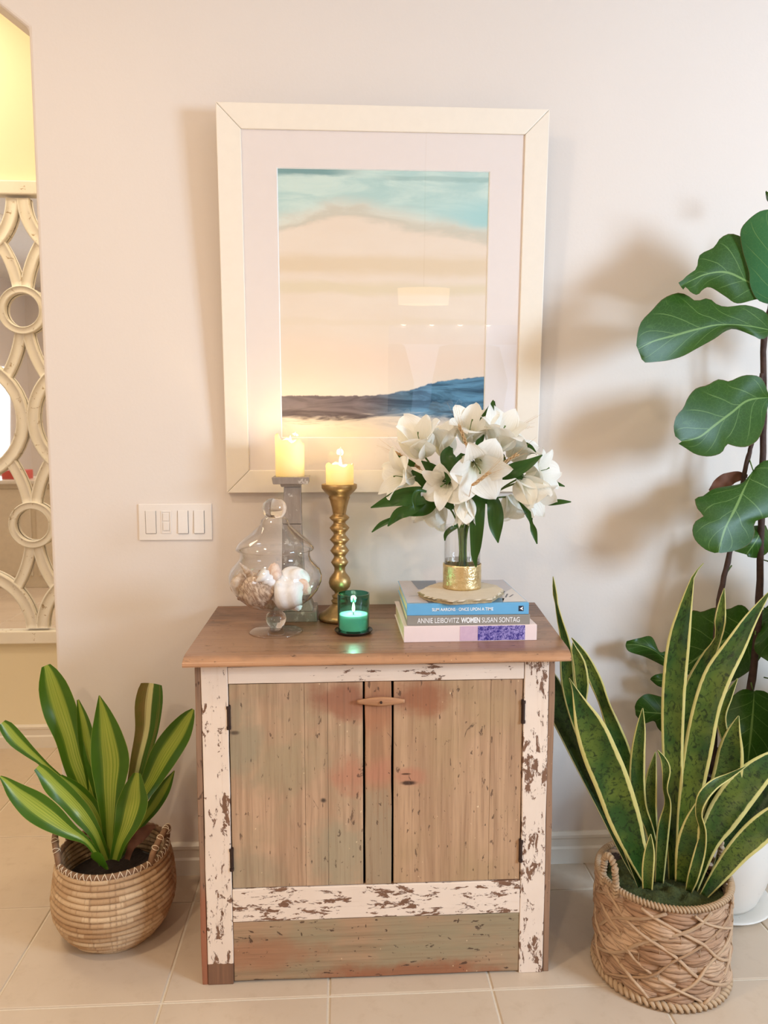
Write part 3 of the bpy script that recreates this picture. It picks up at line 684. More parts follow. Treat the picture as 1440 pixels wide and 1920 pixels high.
# mat window from the photograph, measured on the tilted plane
n_ = Vector((0, -math.cos(th), -math.sin(th))); p_ = Vector(pf.location)
def onpic(px, py):
    r = ray(px, py); q = cC + r * ((p_ - cC).dot(n_) / r.dot(n_)); l = wm(pf).inverted() @ q; return l.x, l.z
a_ = onpic(516, 312); b_ = onpic(917, 319); c_ = onpic(911, 822); d_ = onpic(529, 821)
wx0, wx1, wz0, wz1 = (a_[0] + d_[0]) / 2, (b_[0] + c_[0]) / 2, (c_[1] + d_[1]) / 2, (a_[1] + b_[1]) / 2
ix0, ix1, iz0, iz1 = -W2 + f_ - .005, W2 - f_ + .005, f_ - .005, Lh - f_ + .005
v = [(ix0, .010, iz0), (ix1, .010, iz0), (ix1, .010, iz1), (ix0, .010, iz1), (wx0, .010, wz0), (wx1, .010, wz0), (wx1, .010, wz1), (wx0, .010, wz1)]
obj('mat_board', v, [(0, 1, 5, 4), (1, 2, 6, 5), (2, 3, 7, 6), (3, 0, 4, 7)], M['mat'], pf, local=True)
b3 = .003
v = [(wx0, .010, wz0), (wx1, .010, wz0), (wx1, .010, wz1), (wx0, .010, wz1), (wx0 + b3, .0135, wz0 + b3), (wx1 - b3, .0135, wz0 + b3), (wx1 - b3, .0135, wz1 - b3), (wx0 + b3, .0135, wz1 - b3)]
obj('mat_bevel', v, [(0, 1, 5, 4), (1, 2, 6, 5), (2, 3, 7, 6), (3, 0, 4, 7)], M['bevel'], pf, local=True)
obj('print', [(wx0, .014, wz0), (wx1, .014, wz0), (wx1, .014, wz1), (wx0, .014, wz1)], [(0, 1, 2, 3)], M['print'], pf, local=True, uv=[(0, 0), (1, 0), (1, 1), (0, 1)])
obj('glass_pane', [(ix0, .007, iz0), (ix1, .007, iz0), (ix1, .007, iz1), (ix0, .007, iz1)], [(0, 1, 2, 3)], M['picglass'], pf, local=True)
box('backing_board', -W2 + .01, W2 - .01, .0265, .029, .01, Lh - .01, M['cream'], pf, local=True)
# ------------------------------------------------------------------ switch plate
s0 = P(262, 1013, 0); s1 = P(397, 944, 0)
sw = thing('switch_plate', (s0.x, 0, s0.z), 0, 'wide white light switch plate with three rockers and a dimmer on the wall', 'light switch')
SW, SH = s1.x - s0.x, s1.z - s0.z
box('plate', 0, SW, -.006, 0, 0, SH, M['switch'], sw, bev=.002, local=True)
for i, cx in enumerate((.165, .375, .605, .825)):
    x = SW * cx; hw, h0, h1 = .0165, SH * .19, SH * .81
    if i == 1:
        fr_ = MB(); fr_.box(x - hw, x - hw + .004, -.008, -.006, h0, h1); fr_.box(x + hw - .004, x + hw, -.008, -.006, h0, h1)
        fr_.box(x - hw + .004, x + hw - .004, -.008, -.006, h0, h0 + .004); fr_.box(x - hw + .004, x + hw - .004, -.008, -.006, h1 - .004, h1)
        d_ = bevel(fr_.build('dimmer', M['switch'], sw, local=True), .0006)
        box('dimmer_button', x - .010, x + .010, -.009, -.006, h0 + .042, h1 - .008, M['switch'], d_, bev=.001, local=True)
        box('dimmer_slide', x - .010, x + .010, -.0095, -.006, h0 + .010, h0 + .036, M['switch'], d_, bev=.001, local=True)
    else:
        v, f = boxv(x - hw, x + hw, -.0085, -.006, h0, h1)
        t = -.003 if i != 0 else .0015
        v = [(a, b + (t if (b < -.007 and c < SH / 2) else 0), c) for a, b, c in v]
        bevel(obj('rocker', v, f, M['switch'], sw, local=True), .001)
        g_ = MB(); 
        for (xa, xb, za, zb) in ((x - hw - .0012, x - hw, h0, h1), (x + hw, x + hw + .0012, h0, h1), (x - hw, x + hw, h0 - .0014, h0)): g_.box(xa, xb, -.0064, -.0058, za, zb)
        g_.build('gap_shade_strip', M['wicker'], sw, local=True)  # dark strips stand in for the shade beside and below each rocker
    for z in (SH * .08, SH * .92):
        b = MB(); b.tube([(x, -.0068, z), (x, -.0058, z)], .0022, 10); b.build('screw', M['switch'], sw, local=True)
# ------------------------------------------------------------------ the cabinet
FY = -.56; BY = -.03; HX = .489; cz = .905
cab = thing('cupboard', tuple(CAB), 0, 'rustic two-door wooden cupboard with chipped white painted frame and bare plank doors', 'cabinet')
def cx(px, py=1500): return P(px, py, FY).x - CAB.x
def zz(py, px=700): return P(px, py, FY).z
def CB(name, x0, x1, y0, y1, z0, z1, mat, par=None, bev=.002, warp=.0):
    """board in cabinet coordinates with slightly uneven edges"""
    n = 8; v = []; f = []; r = random.Random(name + str(x0)); long = 'z' if (z1 - z0) > (x1 - x0) else 'x'
    for i in range(n + 1):
        t = i / n; jx = [r.uniform(-warp, warp) for _ in range(4)]
        if long == 'z': q = [(x0 + jx[0], y0, z0 + (z1 - z0) * t), (x1 + jx[1], y0, z0 + (z1 - z0) * t), (x1 + jx[1], y1, z0 + (z1 - z0) * t), (x0 + jx[0], y1, z0 + (z1 - z0) * t)]
        else: q = [(x0 + (x1 - x0) * t, y0, z0 + jx[0]), (x0 + (x1 - x0) * t, y0, z1 + jx[1]), (x0 + (x1 - x0) * t, y1, z1 + jx[1]), (x0 + (x1 - x0) * t, y1, z0 + jx[0])]
        v += q
    for i in range(n):
        for k in range(4): f.append((i * 4 + k, i * 4 + (k + 1) % 4, (i + 1) * 4 + (k + 1) % 4, (i + 1) * 4 + k))
    f += [(3, 2, 1, 0), (n * 4, n * 4 + 1, n * 4 + 2, n * 4 + 3)]
    o = obj(name, v, f, mat, par or cab, local=True)
    bm = bmesh.new(); bm.from_mesh(o.data); bmesh.ops.recalc_face_normals(bm, faces=bm.faces); bm.to_mesh(o.data); bm.free()
    return bevel(o, bev) if bev else o
fy = FY - CAB.y; by = BY - CAB.y
SL, SR = cx(381, 1500) - .0, cx(1025, 1500)        # inner faces of the side boards
ox0, ox1 = cx(370, 1500), cx(1036, 1500)
CB('side_panel', ox0, SL, fy + .002, by, 0, cz, M['side'], warp=.0012)
CB('side_panel', SR, ox1, fy + .002, by, 0, cz, M['side'], warp=.0012)
li, ri = cx(430, 1450), cx(980, 1450)            # inner edges of the stiles
g = .001
CB('stile', SL + g, li, fy, fy + .022, 0.0, cz, M['stile_l'], warp=.001)
CB('stile', ri, SR - g, fy, fy + .022, 0.0, cz, M['stile_r'], warp=.001)
zt0 = zz(1278); zb1 = zz(1660); zb0 = zz(1722)
CB('rail', li + g, ri - g, fy + .001, fy + .022, zt0, cz - .002, M['rail_t'], warp=.001)
CB('rail', li + g, ri - g, fy + .001, fy + .022, zb0 + .002, zb1, M['rail_b'], warp=.0015)
CB('base_board', li + g, ri - g, fy + .003, fy + .022, 0.006, zb0, M['base'], warp=.0015)
c0, c1 = cx(685, 1470), cx(734, 1470)
CB('centre_stile', c0, c1, fy + .002, fy + .024, zb1 + .0015, zt0 - .001, M['centre'], warp=.001)
CB('back_panel', SL + g, SR - g, by - .012, by, 0.01, cz, M['side'], bev=0)
CB('bottom_shelf', SL + g, SR - g, fy + .024, by - .013, zb0, zb0 + .018, M['side'], bev=0)
def door(x0, x1, splits, mat, hinge_x, side):
    z0, z1 = zb1 + .002, zt0 - .0025
    b = MB(); b.box(x0 + .02, x1 - .02, fy + .024, fy + .036, z0 + .06, z0 + .12); b.box(x0 + .02, x1 - .02, fy + .024, fy + .036, z1 - .12, z1 - .06)
    d = b.build('door', M['side'], cab, local=True); d['label'] = side
    xs = [x0] + splits + [x1]
    for i in range(len(xs) - 1): CB('board', xs[i] + .0003, xs[i + 1] - .0003, fy + .004 + rnd.uniform(0, .0012), fy + .0235, z0, z1, mat, d, .0009, .0)
    for z in (z1 - .09 , z0 + .085):
        h = MB(); h.tube([(hinge_x, fy + .001, z - .028), (hinge_x, fy + .001, z + .028)], .0045, 10)
        for q in (-.028, .028): h.tube([(hinge_x, fy + .001, z + q - .004), (hinge_x, fy + .001, z + q + .004)], .006, 10)
        h.box(hinge_x - .005, hinge_x + .005, fy + .0015, fy + .006, z - .034, z + .034)
        h.build('hinge', M['iron'], d, local=True)
door(li + .0025, c0 - .006, [cx(572, 1470), cx(615, 1470)], M['door_l'], li + .001, 'left plank door with grey green patches')
door(c1 + .006, ri - .0025, [cx(921, 1300)], M['door_r'], ri - .001, 'right plank door, tan with a broken lock mark')
# latch: turned wooden button
lx, lz = cx(714, 1314), zz(1314); L_ = .064; v = []; f = []; N = 20
for i in range(N + 1):
    t = i / N * 2 - 1; h = .0045 + .0085 * (1 - abs(t) ** 1.6); d = .006 + .006 * (1 - abs(t))
    for k in range(10):
        a = 2 * math.pi * k / 10; v.append((lx + t * L_, fy - .006 - .5 * d * math.cos(a) * 1.3, lz + h * math.sin(a)))
for i in range(N):
    for k in range(10): f.append((i * 10 + k, i * 10 + (k + 1) % 10, (i + 1) * 10 + (k + 1) % 10, (i + 1) * 10 + k))
f += [tuple(range(10))[::-1], tuple(N * 10 + k for k in range(10))]
la = obj('turn_latch', v, f, M['latch'], cab, True, local=True)
b = MB(); b.tube([(lx, fy - .017, lz), (lx, fy, lz)], .0035, 10); b.build('screw', M['iron'], la, local=True)
# top: two planks, slightly wider at the back as in the photograph
T0, T1 = .917, .943
def plank(name, corners, mat, nose=False):
    # corners: front-left, front-right, back-right, back-left (x, y) in cabinet coords
    (ax, ay), (bx, by_), (cx_, cy_), (dx, dy) = corners; n = 26; v = []; f = []
    sec = [(0.0, T1), (0.25, T1), (.6, T1), (1.0, T1), (1.0, T0), (0.0, T0)]
    r = random.Random(3)
    for i in range(n + 1):
        t = i / n; fxx, fyy = ax + (bx - ax) * t, ay + (by_ - ay) * t; bxx, byy = dx + (cx_ - dx) * t, dy + (cy_ - dy) * t
        if nose:
            jt = r.uniform(-.0015, .0015); prof = [(-.001 + jt, T0 + .001), (-.003 + jt, T0 + .006), (-.001 + jt, T0 + .013), (.010, T1 - .006), (.024, T1 - .0015), (.045, T1)]
            dl = math.hypot(bxx - fxx, byy - fyy); ux, uy = (bxx - fxx) / dl, (byy - fyy) / dl
            pts = [(fxx + ux * a, fyy + uy * a, z) for a, z in prof] + [(bxx, byy, T1), (bxx, byy, T0)]
        else: pts = [(fxx, fyy, T0), (fxx, fyy, T1), (bxx, byy, T1), (bxx, byy, T0)]
        v += pts
    m_ = len(pts)
    for i in range(n):
        for k in range(m_): f.append((i * m_ + k, (i + 1) * m_ + k, (i + 1) * m_ + (k + 1) % m_, i * m_ + (k + 1) % m_))
    f += [tuple(range(m_)), tuple(n * m_ + k for k in range(m_))[::-1]]
    o = obj(name, v, f, mat, cab, local=True)
    bm = bmesh.new(); bm.from_mesh(o.data); bmesh.ops.recalc_face_normals(bm, faces=bm.faces); bm.to_mesh(o.data); bm.free()
    return bevel(o, .0015)
def tc(p): return (p.x - CAB.x, p.y - CAB.y)
FL = tc(PZ(340, 1243, T1 - .01)); FR = tc(PZ(1070, 1228, T1 - .01)); BL = (P(408, 1130, -.006).x - CAB.x, -.004 - CAB.y); BR = (P(1003, 1128, -.006).x - CAB.x, -.004 - CAB.y)
FRy = (FL[1] + FR[1]) / 2
def lerp(a, b, t): return (a[0] + (b[0] - a[0]) * t, a[1] + (b[1] - a[1]) * t)
FL = (FL[0], FRy); FR = (FR[0], FRy); t_ = .66
plank('top_plank', (FL, FR, lerp(FR, BR, t_), lerp(FL, BL, t_)), M['top'], True)
plank('top_plank', (lerp(FL, BL, t_ + .003), lerp(FR, BR, t_ + .003), BR, BL), M['topback'])
TT = T1   # table top height
# ------------------------------------------------------------------ on the top: apothecary jar
def prof_px(cx_, Y, rows):     # rows (py, half px) -> lathe profile, bottom to top
    out = []
    for py, h in rows:
        p = P(cx_, py, Y); out.append((h * mpp(p), p.z))
    return out
jc = PZ(518, 1184, TT); Yj = jc.y
jar = thing('apothecary_jar', (jc.x, jc.y, TT), 0, 'clear glass footed lidded jar filled with seashells', 'jar')
def sh(p, z0=TT): return [(r, z - z0) for r, z in p]
foot_r = 51 * mpp(jc)
lathe('foot', [(foot_r * .98, .0005), (foot_r, .0015), (foot_r * .9, .004), (foot_r * .4, .009), (.012, .014)], (0, 0, 0), M['glass'], jar, 56, local=True, closed=True)
zb_ = P(518, 1184, Yj).z; zsb = P(518, 1158, Yj).z - TT
lathe('stem', [(.0, .006), (.018, .008), (.019, .014), (.024, .020), (.029, .032), (.030, .042), (.026, .053), (.017, .060), (.0, .062)], (0, 0, 0), M['solid'], jar, 40, local=True)
bowl = sh(prof_px(518, Yj, [(1143, 6), (1140, 30), (1133, 52), (1120, 68), (1105, 80), (1090, 86), (1078, 87), (1066, 83), (1056, 74), (1048, 67), (1040, 65), (1030, 66)]))
bowl[0] = (.008, .062)
lathe('bowl', bowl, (0, 0, 0), M['glass'], jar, 64, local=True, closed=True)
lid = sh(prof_px(518, Yj, [(1032, 66), (1030, 73), (1026, 73), (1016, 66), (1006, 54), (996, 42), (988, 33), (982, 27), (974, 25), (968, 18)]))
lp = lathe('lid', lid, (0, 0, 0), M['glass'], jar, 64, local=True, closed=True)
knob = sh(prof_px(518, Yj, [(972, 5), (969, 16), (965, 19), (959, 22), (951, 23.5), (943, 21), (936, 14), (933, 1)]))
lathe('lid_knob', [(0, knob[0][1])] + knob[1:-1] + [(0, knob[-1][1])], (0, 0, 0), M['solid'], lp, 40, local=True)
# shells: each one a thing, packed in the bowl
def shell(kind, px, py, dy, size, mat, rot, label, squash=(1, 1, 1)):
    p = P(px, py, Yj + dy); v = []; f = []; nu, nv = 28, 18; size *= 1.17
    for i in range(nv + 1):
        t = i / nv
        for j in range(nu):
            a = 2 * math.pi * j / nu
            if kind == 'scallop':
                r = math.sin(math.pi * t) ** .7 * (1 + .06 * math.cos(a * 12)) ; d = Vector((math.cos(a) * r * (1 - .25 * t), math.sin(a) * r * .42, (t * 2 - 1) * .8))
            elif kind == 'snail':
                r = math.sin(math.pi * t) ** .8; tw = 6 * t; d = Vector((math.cos(a + tw) * r, math.sin(a + tw) * r, (t * 2 - 1) * .95)) * (1 + .13 * math.sin(a + tw * 3))
            elif kind == 'oyster':
                r = math.sin(math.pi * t) ** .6; d = Vector((math.cos(a) * r, math.sin(a) * r * .55, (t * 2 - 1))) ; d *= 1 + .28 * mnoise.noise(d * 2.6 + Vector((px, 0, 0))) + .07 * mnoise.noise(d * 9)
            else:   # turret
                r = (1 - t) * .5 + .03; r *= 1 + .16 * math.sin(t * 34 + a); d = Vector((math.cos(a) * r, math.sin(a) * r, (t * 2 - 1) * 1.1))
            v.append(Vector((d.x * squash[0], d.y * squash[1], d.z * squash[2])) * size)
    for i in range(nv):
        for j in range(nu): f.append((i * nu + j, i * nu + (j + 1) % nu, (i + 1) * nu + (j + 1) % nu, (i + 1) * nu + j))
    f += [tuple(range(nu))[::-1], tuple(nv * nu + j for j in range(nu))]
    o = obj('seashell', v, f, mat, None, True); o.location = p; o.rotation_euler = [R(a) for a in rot]
    tag(o, label, 'seashell', 'seashells in the glass jar')
shell('snail', 541, 1114, -.025, .046, M['shell_white'], (20, 70, 10), 'largest smooth white shell low at the right of the jar', (1.0, .8, 1.0))
shell('snail', 553, 1084, .012, .037, M['shell_white'], (50, 10, 40), 'round white shell behind and above the largest white one', (1, .8, 1))
shell('oyster', 480, 1108, -.028, .049, M['shell_brown'], (10, 62, 0), 'rough brown oyster shell low at the left of the jar', (.75, .8, 1))
shell('scallop', 449, 1096, .0, .036, M['shell_tan'], (0, 12, 60), 'upright tan ribbed shell against the left glass')
shell('turret', 470, 1078, .01, .040, M['shell_tan'], (10, -40, 10), 'striped pointed tan shell at upper left of the shells')
shell('scallop', 514, 1077, -.012, .040, M['coral'], (70, 95, 0), 'pale pink shell lying across the top of the shells', (.8, 1, 1))
shell('turret', 512, 1094, -.035, .036, M['shell_white'], (0, 130, 20), 'small white cone shell in the middle of the jar')
shell('scallop', 568, 1100, -.02, .028, M['coral'], (10, 30, -30), 'small pink shell at the far right glass')
shell('oyster', 510, 1124, .035, .034, M['shell_tan'], (0, 90, 30), 'tan shell at the bottom behind the large white one', (.7, 1, 1))
shell('oyster', 497, 1090, .04, .036, M['shell_brown'], (40, 50, 0), 'brown shell at the back of the jar', (.8, 1, 1))
# ------------------------------------------------------------------ candle holders and candles
def pillar(px, rows, Y, z0, r, h, tilt, label, flamepx):
    c = P(px, 900, Y); c = Vector((c.x, Y, z0))
    t = thing('pillar_candle', tuple(c), 0, label, 'candle', 'lit candles on the holders')
    n = 36; v = []; f = []
    prof = [(0, 0, 0), (1, 0, 0), (1, .5, 0), (1, .85, .4), (1.0, 1, 1), (.93, 1.02, 1), (.84, .97, 1), (.78, .80, .3), (.3, .77, .1), (0, .77, 0)]
    for i, (rr, zz_, wv) in enumerate(prof):
        for j in range(n):
            a = 2 * math.pi * j / n; wob = .06 * math.sin(a * 3 + px) + .05 * math.sin(a * 7 + 1) - tilt * math.cos(a)
            rad = r * rr * (1 + .02 * math.sin(a * 5 + i) * (i > 2))
            v.append((rad * math.cos(a), rad * math.sin(a), h * (zz_ + wob * wv)))
    for i in range(len(prof) - 1):
        for j in range(n): f.append((i * n + j, i * n + (j + 1) % n, (i + 1) * n + (j + 1) % n, (i + 1) * n + j))
    obj('wax', v, f, M['wax'], t, True, local=True)
    b = MB(); b.tube([(0, 0, h * .76), (.001, 0, h * .76 + .008), (.003, 0, h * .76 + .014)], .0012, 6); b.build('wick', M['wick'], t, local=True)
    lathe('flame', [(0, 0), (.0035, .004), (.0048, .010), (.0038, .018), (.0018, .028), (0, .034)], (.002, 0, h * .76 + .008), M['flame'], t, 14, local=True)
    l = spot_pt('candle_light', (c.x, c.y, z0 + h * .76 + .022), 1.0, (1.0, .76, .36), .012)
# grey square wooden holder
gc = P(552, 1150, -.165); gy = -.165
gh = thing('candle_holder', (gc.x, gy, TT), 0, 'tall grey distressed wooden square column candle holder behind the glass jar', 'candle holder')
def gz(py): return P(547, py, gy).z - TT
def gm(px_, py): return px_ * mpp(P(547, py, gy))
def gx(px_, py): return P(px_, py, gy).x - gc.x
def frus(name, xa, ra, za, xb, rb_, zb__, par=None):
    v = [(xa + sx * ra, sy * ra, za) for sx, sy in ((-1, -1), (1, -1), (1, 1), (-1, 1))] + [(xb + sx * rb_, sy * rb_, zb__) for sx, sy in ((-1, -1), (1, -1), (1, 1), (-1, 1))]
    o = obj(name, v, [(3, 2, 1, 0), (4, 5, 6, 7), (0, 1, 5, 4), (1, 2, 6, 5), (2, 3, 7, 6), (3, 0, 4, 7)], M['greywood'], par or gh, local=True); return bevel(o, .002)
zt_ = gz(892)
frus('base_block', 0, gm(44, 1150), 0, 0, gm(42, 1130), .030)
frus('base_step', 0, gm(36, 1130), .0302, 0, gm(30, 1110), .062)
xm = gx(548, 980)
frus('column', 0, gm(22, 1100), .0624, xm, gm(17.5, 980), gz(981))
frus('column', xm, gm(17.8, 980), gz(980.3), gx(549, 910), gm(15.5, 911), gz(912))
xt = gx(546.5, 905)
frus('collar', xt, gm(18, 911), gz(911.8), xt, gm(20, 909), gz(906.2))
frus('top_plate', xt, gm(32, 906), gz(906), xt, gm(34, 892), gz(893))
pt_ = gz(893)
pillar(544, None, gy, TT + pt_ + .0005, 27 * mpp(P(544, 860, gy)), gz(826) - pt_, .10, 'taller melted cream candle burning on the grey wooden holder', None)
# gold turned holder
gdy = -.215; gd = P(637.5, 1150, gdy)
go = thing('candle_holder', (gd.x, gdy, TT), 0, 'turned antique gold candlestick with stacked rings behind the green candle', 'candle holder')
s4 = .2292
rows = [(1690, 150), (1680, 172), (1655, 178), (1635, 165), (1605, 120), (1580, 95), (1560, 76), (1545, 60), (1530, 66), (1515, 72), (1500, 55), (1485, 62), (1472, 66), (1455, 42), (1435, 45), (1420, 62), (1395, 82), (1360, 92), (1325, 84), (1300, 66), (1280, 50), (1262, 44), (1235, 46), (1218, 58), (1195, 72), (1172, 58), (1155, 47), (1140, 48), (1125, 60), (1100, 78), (1075, 60), (1058, 48), (1045, 50), (1030, 64), (1010, 81), (985, 60), (970, 48), (955, 50), (938, 66), (914, 82), (890, 60), (878, 50), (862, 52), (848, 70), (830, 83), (812, 62), (802, 52), (790, 54), (740, 64), (690, 78), (664, 88), (655, 84), (640, 96), (615, 124), (598, 138), (590, 144), (560, 146), (556, 140), (562, 126), (566, 60)]
pr = [(h * s4 * mpp(P(637, 780 + cy * s4, gdy)), P(637, 780 + cy * s4, gdy).z - TT) for cy, h in rows]
zmin = pr[0][1]; pr = [(r, z - zmin * max(0, 1 - (z - zmin) / .1)) for r, z in pr]
lathe('candlestick_body', pr, (0, 0, 0), M['gold'], go, 48, local=True)
zc2 = pr[-1][1]
pillar(637, None, gdy, TT + zc2 + .001, 26 * mpp(P(637, 880, gdy)), P(637, 872, gdy).z - TT - zc2, .02, 'shorter cream candle burning on the gold candlestick', None)
# green glass candle
gp_ = PZ(663, 1186, TT)
gcn = thing('jar_candle', (gp_.x, gp_.y, TT), 0, 'lit candle in a dark green glass tumbler on a black dish', 'candle')
mg = mpp(gp_); r30 = 29.5 * mg
lathe('dish', [(0, 0), (r30 * .95, 0), (r30 * 1.1, .003), (r30 * 1.22, .009), (r30 * 1.20, .0105), (r30 * 1.05, .006), (0, .005)], (0, 0, 0), M['greydish'] if 'greydish' in M else plain('dark_pewter_dish', rgb(58, 50, 44), .25, .7), gcn, 44, local=True)
hg = P(663, 1112, gp_.y).z - TT
lathe('tumbler', [(0, .0065), (r30 * .94, .0065), (r30, .012), (r30 * 1.02, hg), (r30 * .95, hg), (r30 * .93, .014), (0, .012)], (0, 0, 0), M['greenglass'], gcn, 48, local=True); ang(bpy.data.objects['tumbler'], 30)
hw_ = hg * .48
lathe('wax', [(0, .013), (r30 * .90, .013), (r30 * .90, hw_), (r30 * .85, hw_ - .002), (0, hw_ - .003)], (0, 0, 0), M['jarwax'], gcn, 40, local=True)
b = MB(); b.tube([(0, 0, hw_ - .004), (0, 0, hw_ + .010)], .0012, 6); b.build('wick', M['wick'], gcn, local=True)
lathe('flame', [(0, 0), (.0035, .004), (.0048, .010), (.0038, .018), (.0018, .026), (0, .031)], (0, 0, hw_ + .004), M['flame'], gcn, 14, local=True)
spot_pt('candle_light', (gp_.x, gp_.y, TT + hw_ + .028), 1.1, (1.0, .92, .70), .008)
# ------------------------------------------------------------------ books
def book(name, x0, x1, y0, y1, z0, z1, rz, cover, label, group='coffee table books'):
    cxm, cym = (x0 + x1) / 2, y0
    t = thing(name, (cxm, cym, z0), rz, label, 'book', group); w_ = (x1 - x0) / 2; d = y1 - y0; h = z1 - z0; c = .0022
    v, f = [], []
    b = MB(); b.box(-w_, w_, .004, d, 0, c); b.box(-w_, w_, .004, d, h - c, h); b.box(-w_, w_, 0, .004, 0, h)
    o = b.build('cover', cover, t, local=True); bevel(o, .001)
    box('pages', -w_ + .004, w_ - .004, .0045, d - .006, c, h - c, M['pages'], t, local=True)
    return t, w_, d, h
t, w_, d, h = book('book', .1715, .546, -.487, -.16, TT, TT + .0445, R(.6), M['pinkish'], 'pale pink book at the bottom of the stack, violet photo on its spine')
k = .546 - .1715; sx = lambda px_: -w_ + (px_ - 757) / 244 * k
box('spine_photo', sx(892), sx(979), -.0006, .001, .002, h - .001, M['violet'], t, local=True)
box('spine_photo', sx(859), sx(891.5), -.0006, .001, .002, h - .001, M['lilac'], t, local=True)
z1 = TT + .0450
t, w_, d, h = book('book', .181, .527, -.479, -.150, z1, z1 + .0275, R(-.3), M['grey'], 'thin grey book in the middle of the stack with white lettering')
text('lettering', 'ANNIE LEIBOVITZ', .0205, (-w_ + .029, -.0004, .0065), M['white'], t, fit=.117)
text('lettering', 'WOMEN', .0205, (-w_ + .151, -.0004, .0065), M['white'], t, fit=.054, bold=.0007)
text('lettering', 'SUSAN SONTAG', .0205, (-w_ + .210, -.0004, .0065), M['white'], t, fit=.107)
z2 = z1 + .028
t, w_, d, h = book('book', .181, .524, -.477, -.135, z2, z2 + .0325, R(0), M['blue'], 'blue spined book on top of the stack under the stone slab')
text('lettering', 'SLIM AARONS · ONCE UPON A TIME', .0125, (-w_ + .07, -.0004, .012), M['white'], t, fit=.172, bold=.0002)
lg = MB(); q = w_ - .022; lg.box(q - .007, q + .007, -.0008, .0005, .009, .024); lg.build('publisher_mark', M['cv_ink'], t, local=True)
obj('publisher_mark', [(q - .004, -.001, .0165), (q + .006, -.001, .0105), (q + .006, -.001, .0225), (q + .0035, -.001, .0165)], [(0, 1, 3), (0, 3, 2)], M['white'], t, local=True)
# cover print: flat coloured areas of the jacket photograph
zc_ = h + .0002
def cov(pts, mat, lift=0):
    v = [(x, y, zc_ + lift) for x, y in pts]; obj('cover_print', v, [tuple(range(len(v)))], M[mat], t, local=True)
cov([(-w_ + .002, .012), (w_ - .002, .012), (w_ - .002, d - .002), (-w_ + .002, d - .002)], 'cv_sky')
cov([(-.11, .012), (.06, .012), (.05, .10), (-.04, .14), (-.12, .11)], 'cv_slate', .0002); cov([(-.12, .2), (-.06, .21), (-.05, d - .003), (-.13, d - .003)], 'cv_slate', .0002)
cov([(.02, .012), (.10, .012), (.115, .06), (.06, .07), (.02, .03)], 'cv_teal', .0003); cov([(.10, .012), (w_ - .003, .012), (w_ - .003, .2), (.12, .12)], 'cv_pale', .0003)
cov([(.02, .25), (.07, .24), (.1, .30), (.03, .33)], 'cv_slate', .0002)
for q in ((.118, .07, .135, .12), (.130, .075, .15, .11), (.12, .12, .135, .16), (-.165, .013, -.12, .022), (-.16, .10, -.13, .11), (-.05, .02, -.045, .05), (-.02, .02, -.015, .05)):
    cov([(q[0], q[1]), (q[0] + .005, q[1]), (q[2] + .004, q[3]), (q[2] - .001, q[3])], 'cv_ink' if q[0] > -.06 and q[0] > .1 or q[0] < -.1 else 'cv_pale', .0004)
ZB = z2 + .0325 + .0008
# stone slab
sc_ = PZ(863, 1108, ZB + .012); outl = [(785, 1109), (800, 1100), (822, 1092), (860, 1089), (905, 1092), (930, 1097), (943, 1106), (935, 1112), (922, 1122), (885, 1124), (850, 1126), (820, 1122), (800, 1117)]
o2 = [PZ(a, b, ZB + .012) for a, b in outl]; ol = []
for i, a in enumerate(o2):
    b = o2[(i + 1) % len(o2)]
    for k in range(6):
        q = a.lerp(b, k / 6); q += Vector((rnd.uniform(-1, 1), rnd.uniform(-1, 1), 0)) * .0017; ol.append(q)
n = len(ol); v = [(q.x, q.y, ZB + .012) for q in ol]; cc = Vector((sum(q.x for q in ol) / n, sum(q.y for q in ol) / n, 0))
for lv, (ins, z) in enumerate(((.006, .009), (.0, .005), (.004, .0))):
    for q in ol:
        dv = (Vector((q.x, q.y, 0)) - cc); l = dv.length; e = cc + dv * (1 + (ins * (rnd.random() * 1.2 - .1)) / l); v.append((e.x, e.y, ZB + z))
f = [tuple(range(n))] + [(lv * n + i, (lv + 1) * n + i, (lv + 1) * n + (i + 1) % n, lv * n + (i + 1) % n) for lv in range(3) for i in range(n)] + [tuple(3 * n + i for i in range(n))[::-1]]
sl = obj('stone_slab', v, f, M['stone']); tag(sl, 'rough edged beige stone slab between the blue book and the vase', 'stone slab')
bm = bmesh.new(); bm.from_mesh(sl.data); bmesh.ops.recalc_face_normals(bm, faces=bm.faces); bm.to_mesh(sl.data); bm.free()
# vase
ZV = ZB + .0125; vc = PZ(866, 1101, ZV); VY = vc.y
vs = thing('vase', (vc.x, vc.y, ZV), 0, 'clear glass cylinder vase with hammered gold lower half', 'vase')
vr = 35 * mpp(P(866, 1060, VY)); hs = P(866, 1056, VY).z - ZV; hv = P(866, 985, VY).z - ZV
lathe('glass_cylinder', [(0, .003), (vr * .97, .003), (vr * .97, hv), (vr * .93, hv), (vr * .93, .006), (0, .006)], (0, 0, 0), M['vaseglass'], vs, 48, local=True); ang(bpy.data.objects['glass_cylinder'], 30)
v = []; f = []; n = 72; rowsn = 14
for i in range(rowsn + 1):
    for j in range(n):
        a = 2 * math.pi * j / n; z = hs * i / rowsn; rr = vr * 1.02 + .0009 * mnoise.noise(Vector((math.cos(a) * 7, math.sin(a) * 7, z * 130)))
        v.append((rr * math.cos(a), rr * math.sin(a), z))
for i in range(rowsn):
    for j in range(n): f.append((i * n + j, i * n + (j + 1) % n, (i + 1) * n + (j + 1) % n, (i + 1) * n + j))
f.append(tuple(range(n))[::-1])
so = obj('gold_sleeve', v, f, M['hammered'], vs, True, local=True); md = so.modifiers.new('solid', 'SOLIDIFY'); md.thickness = .0012
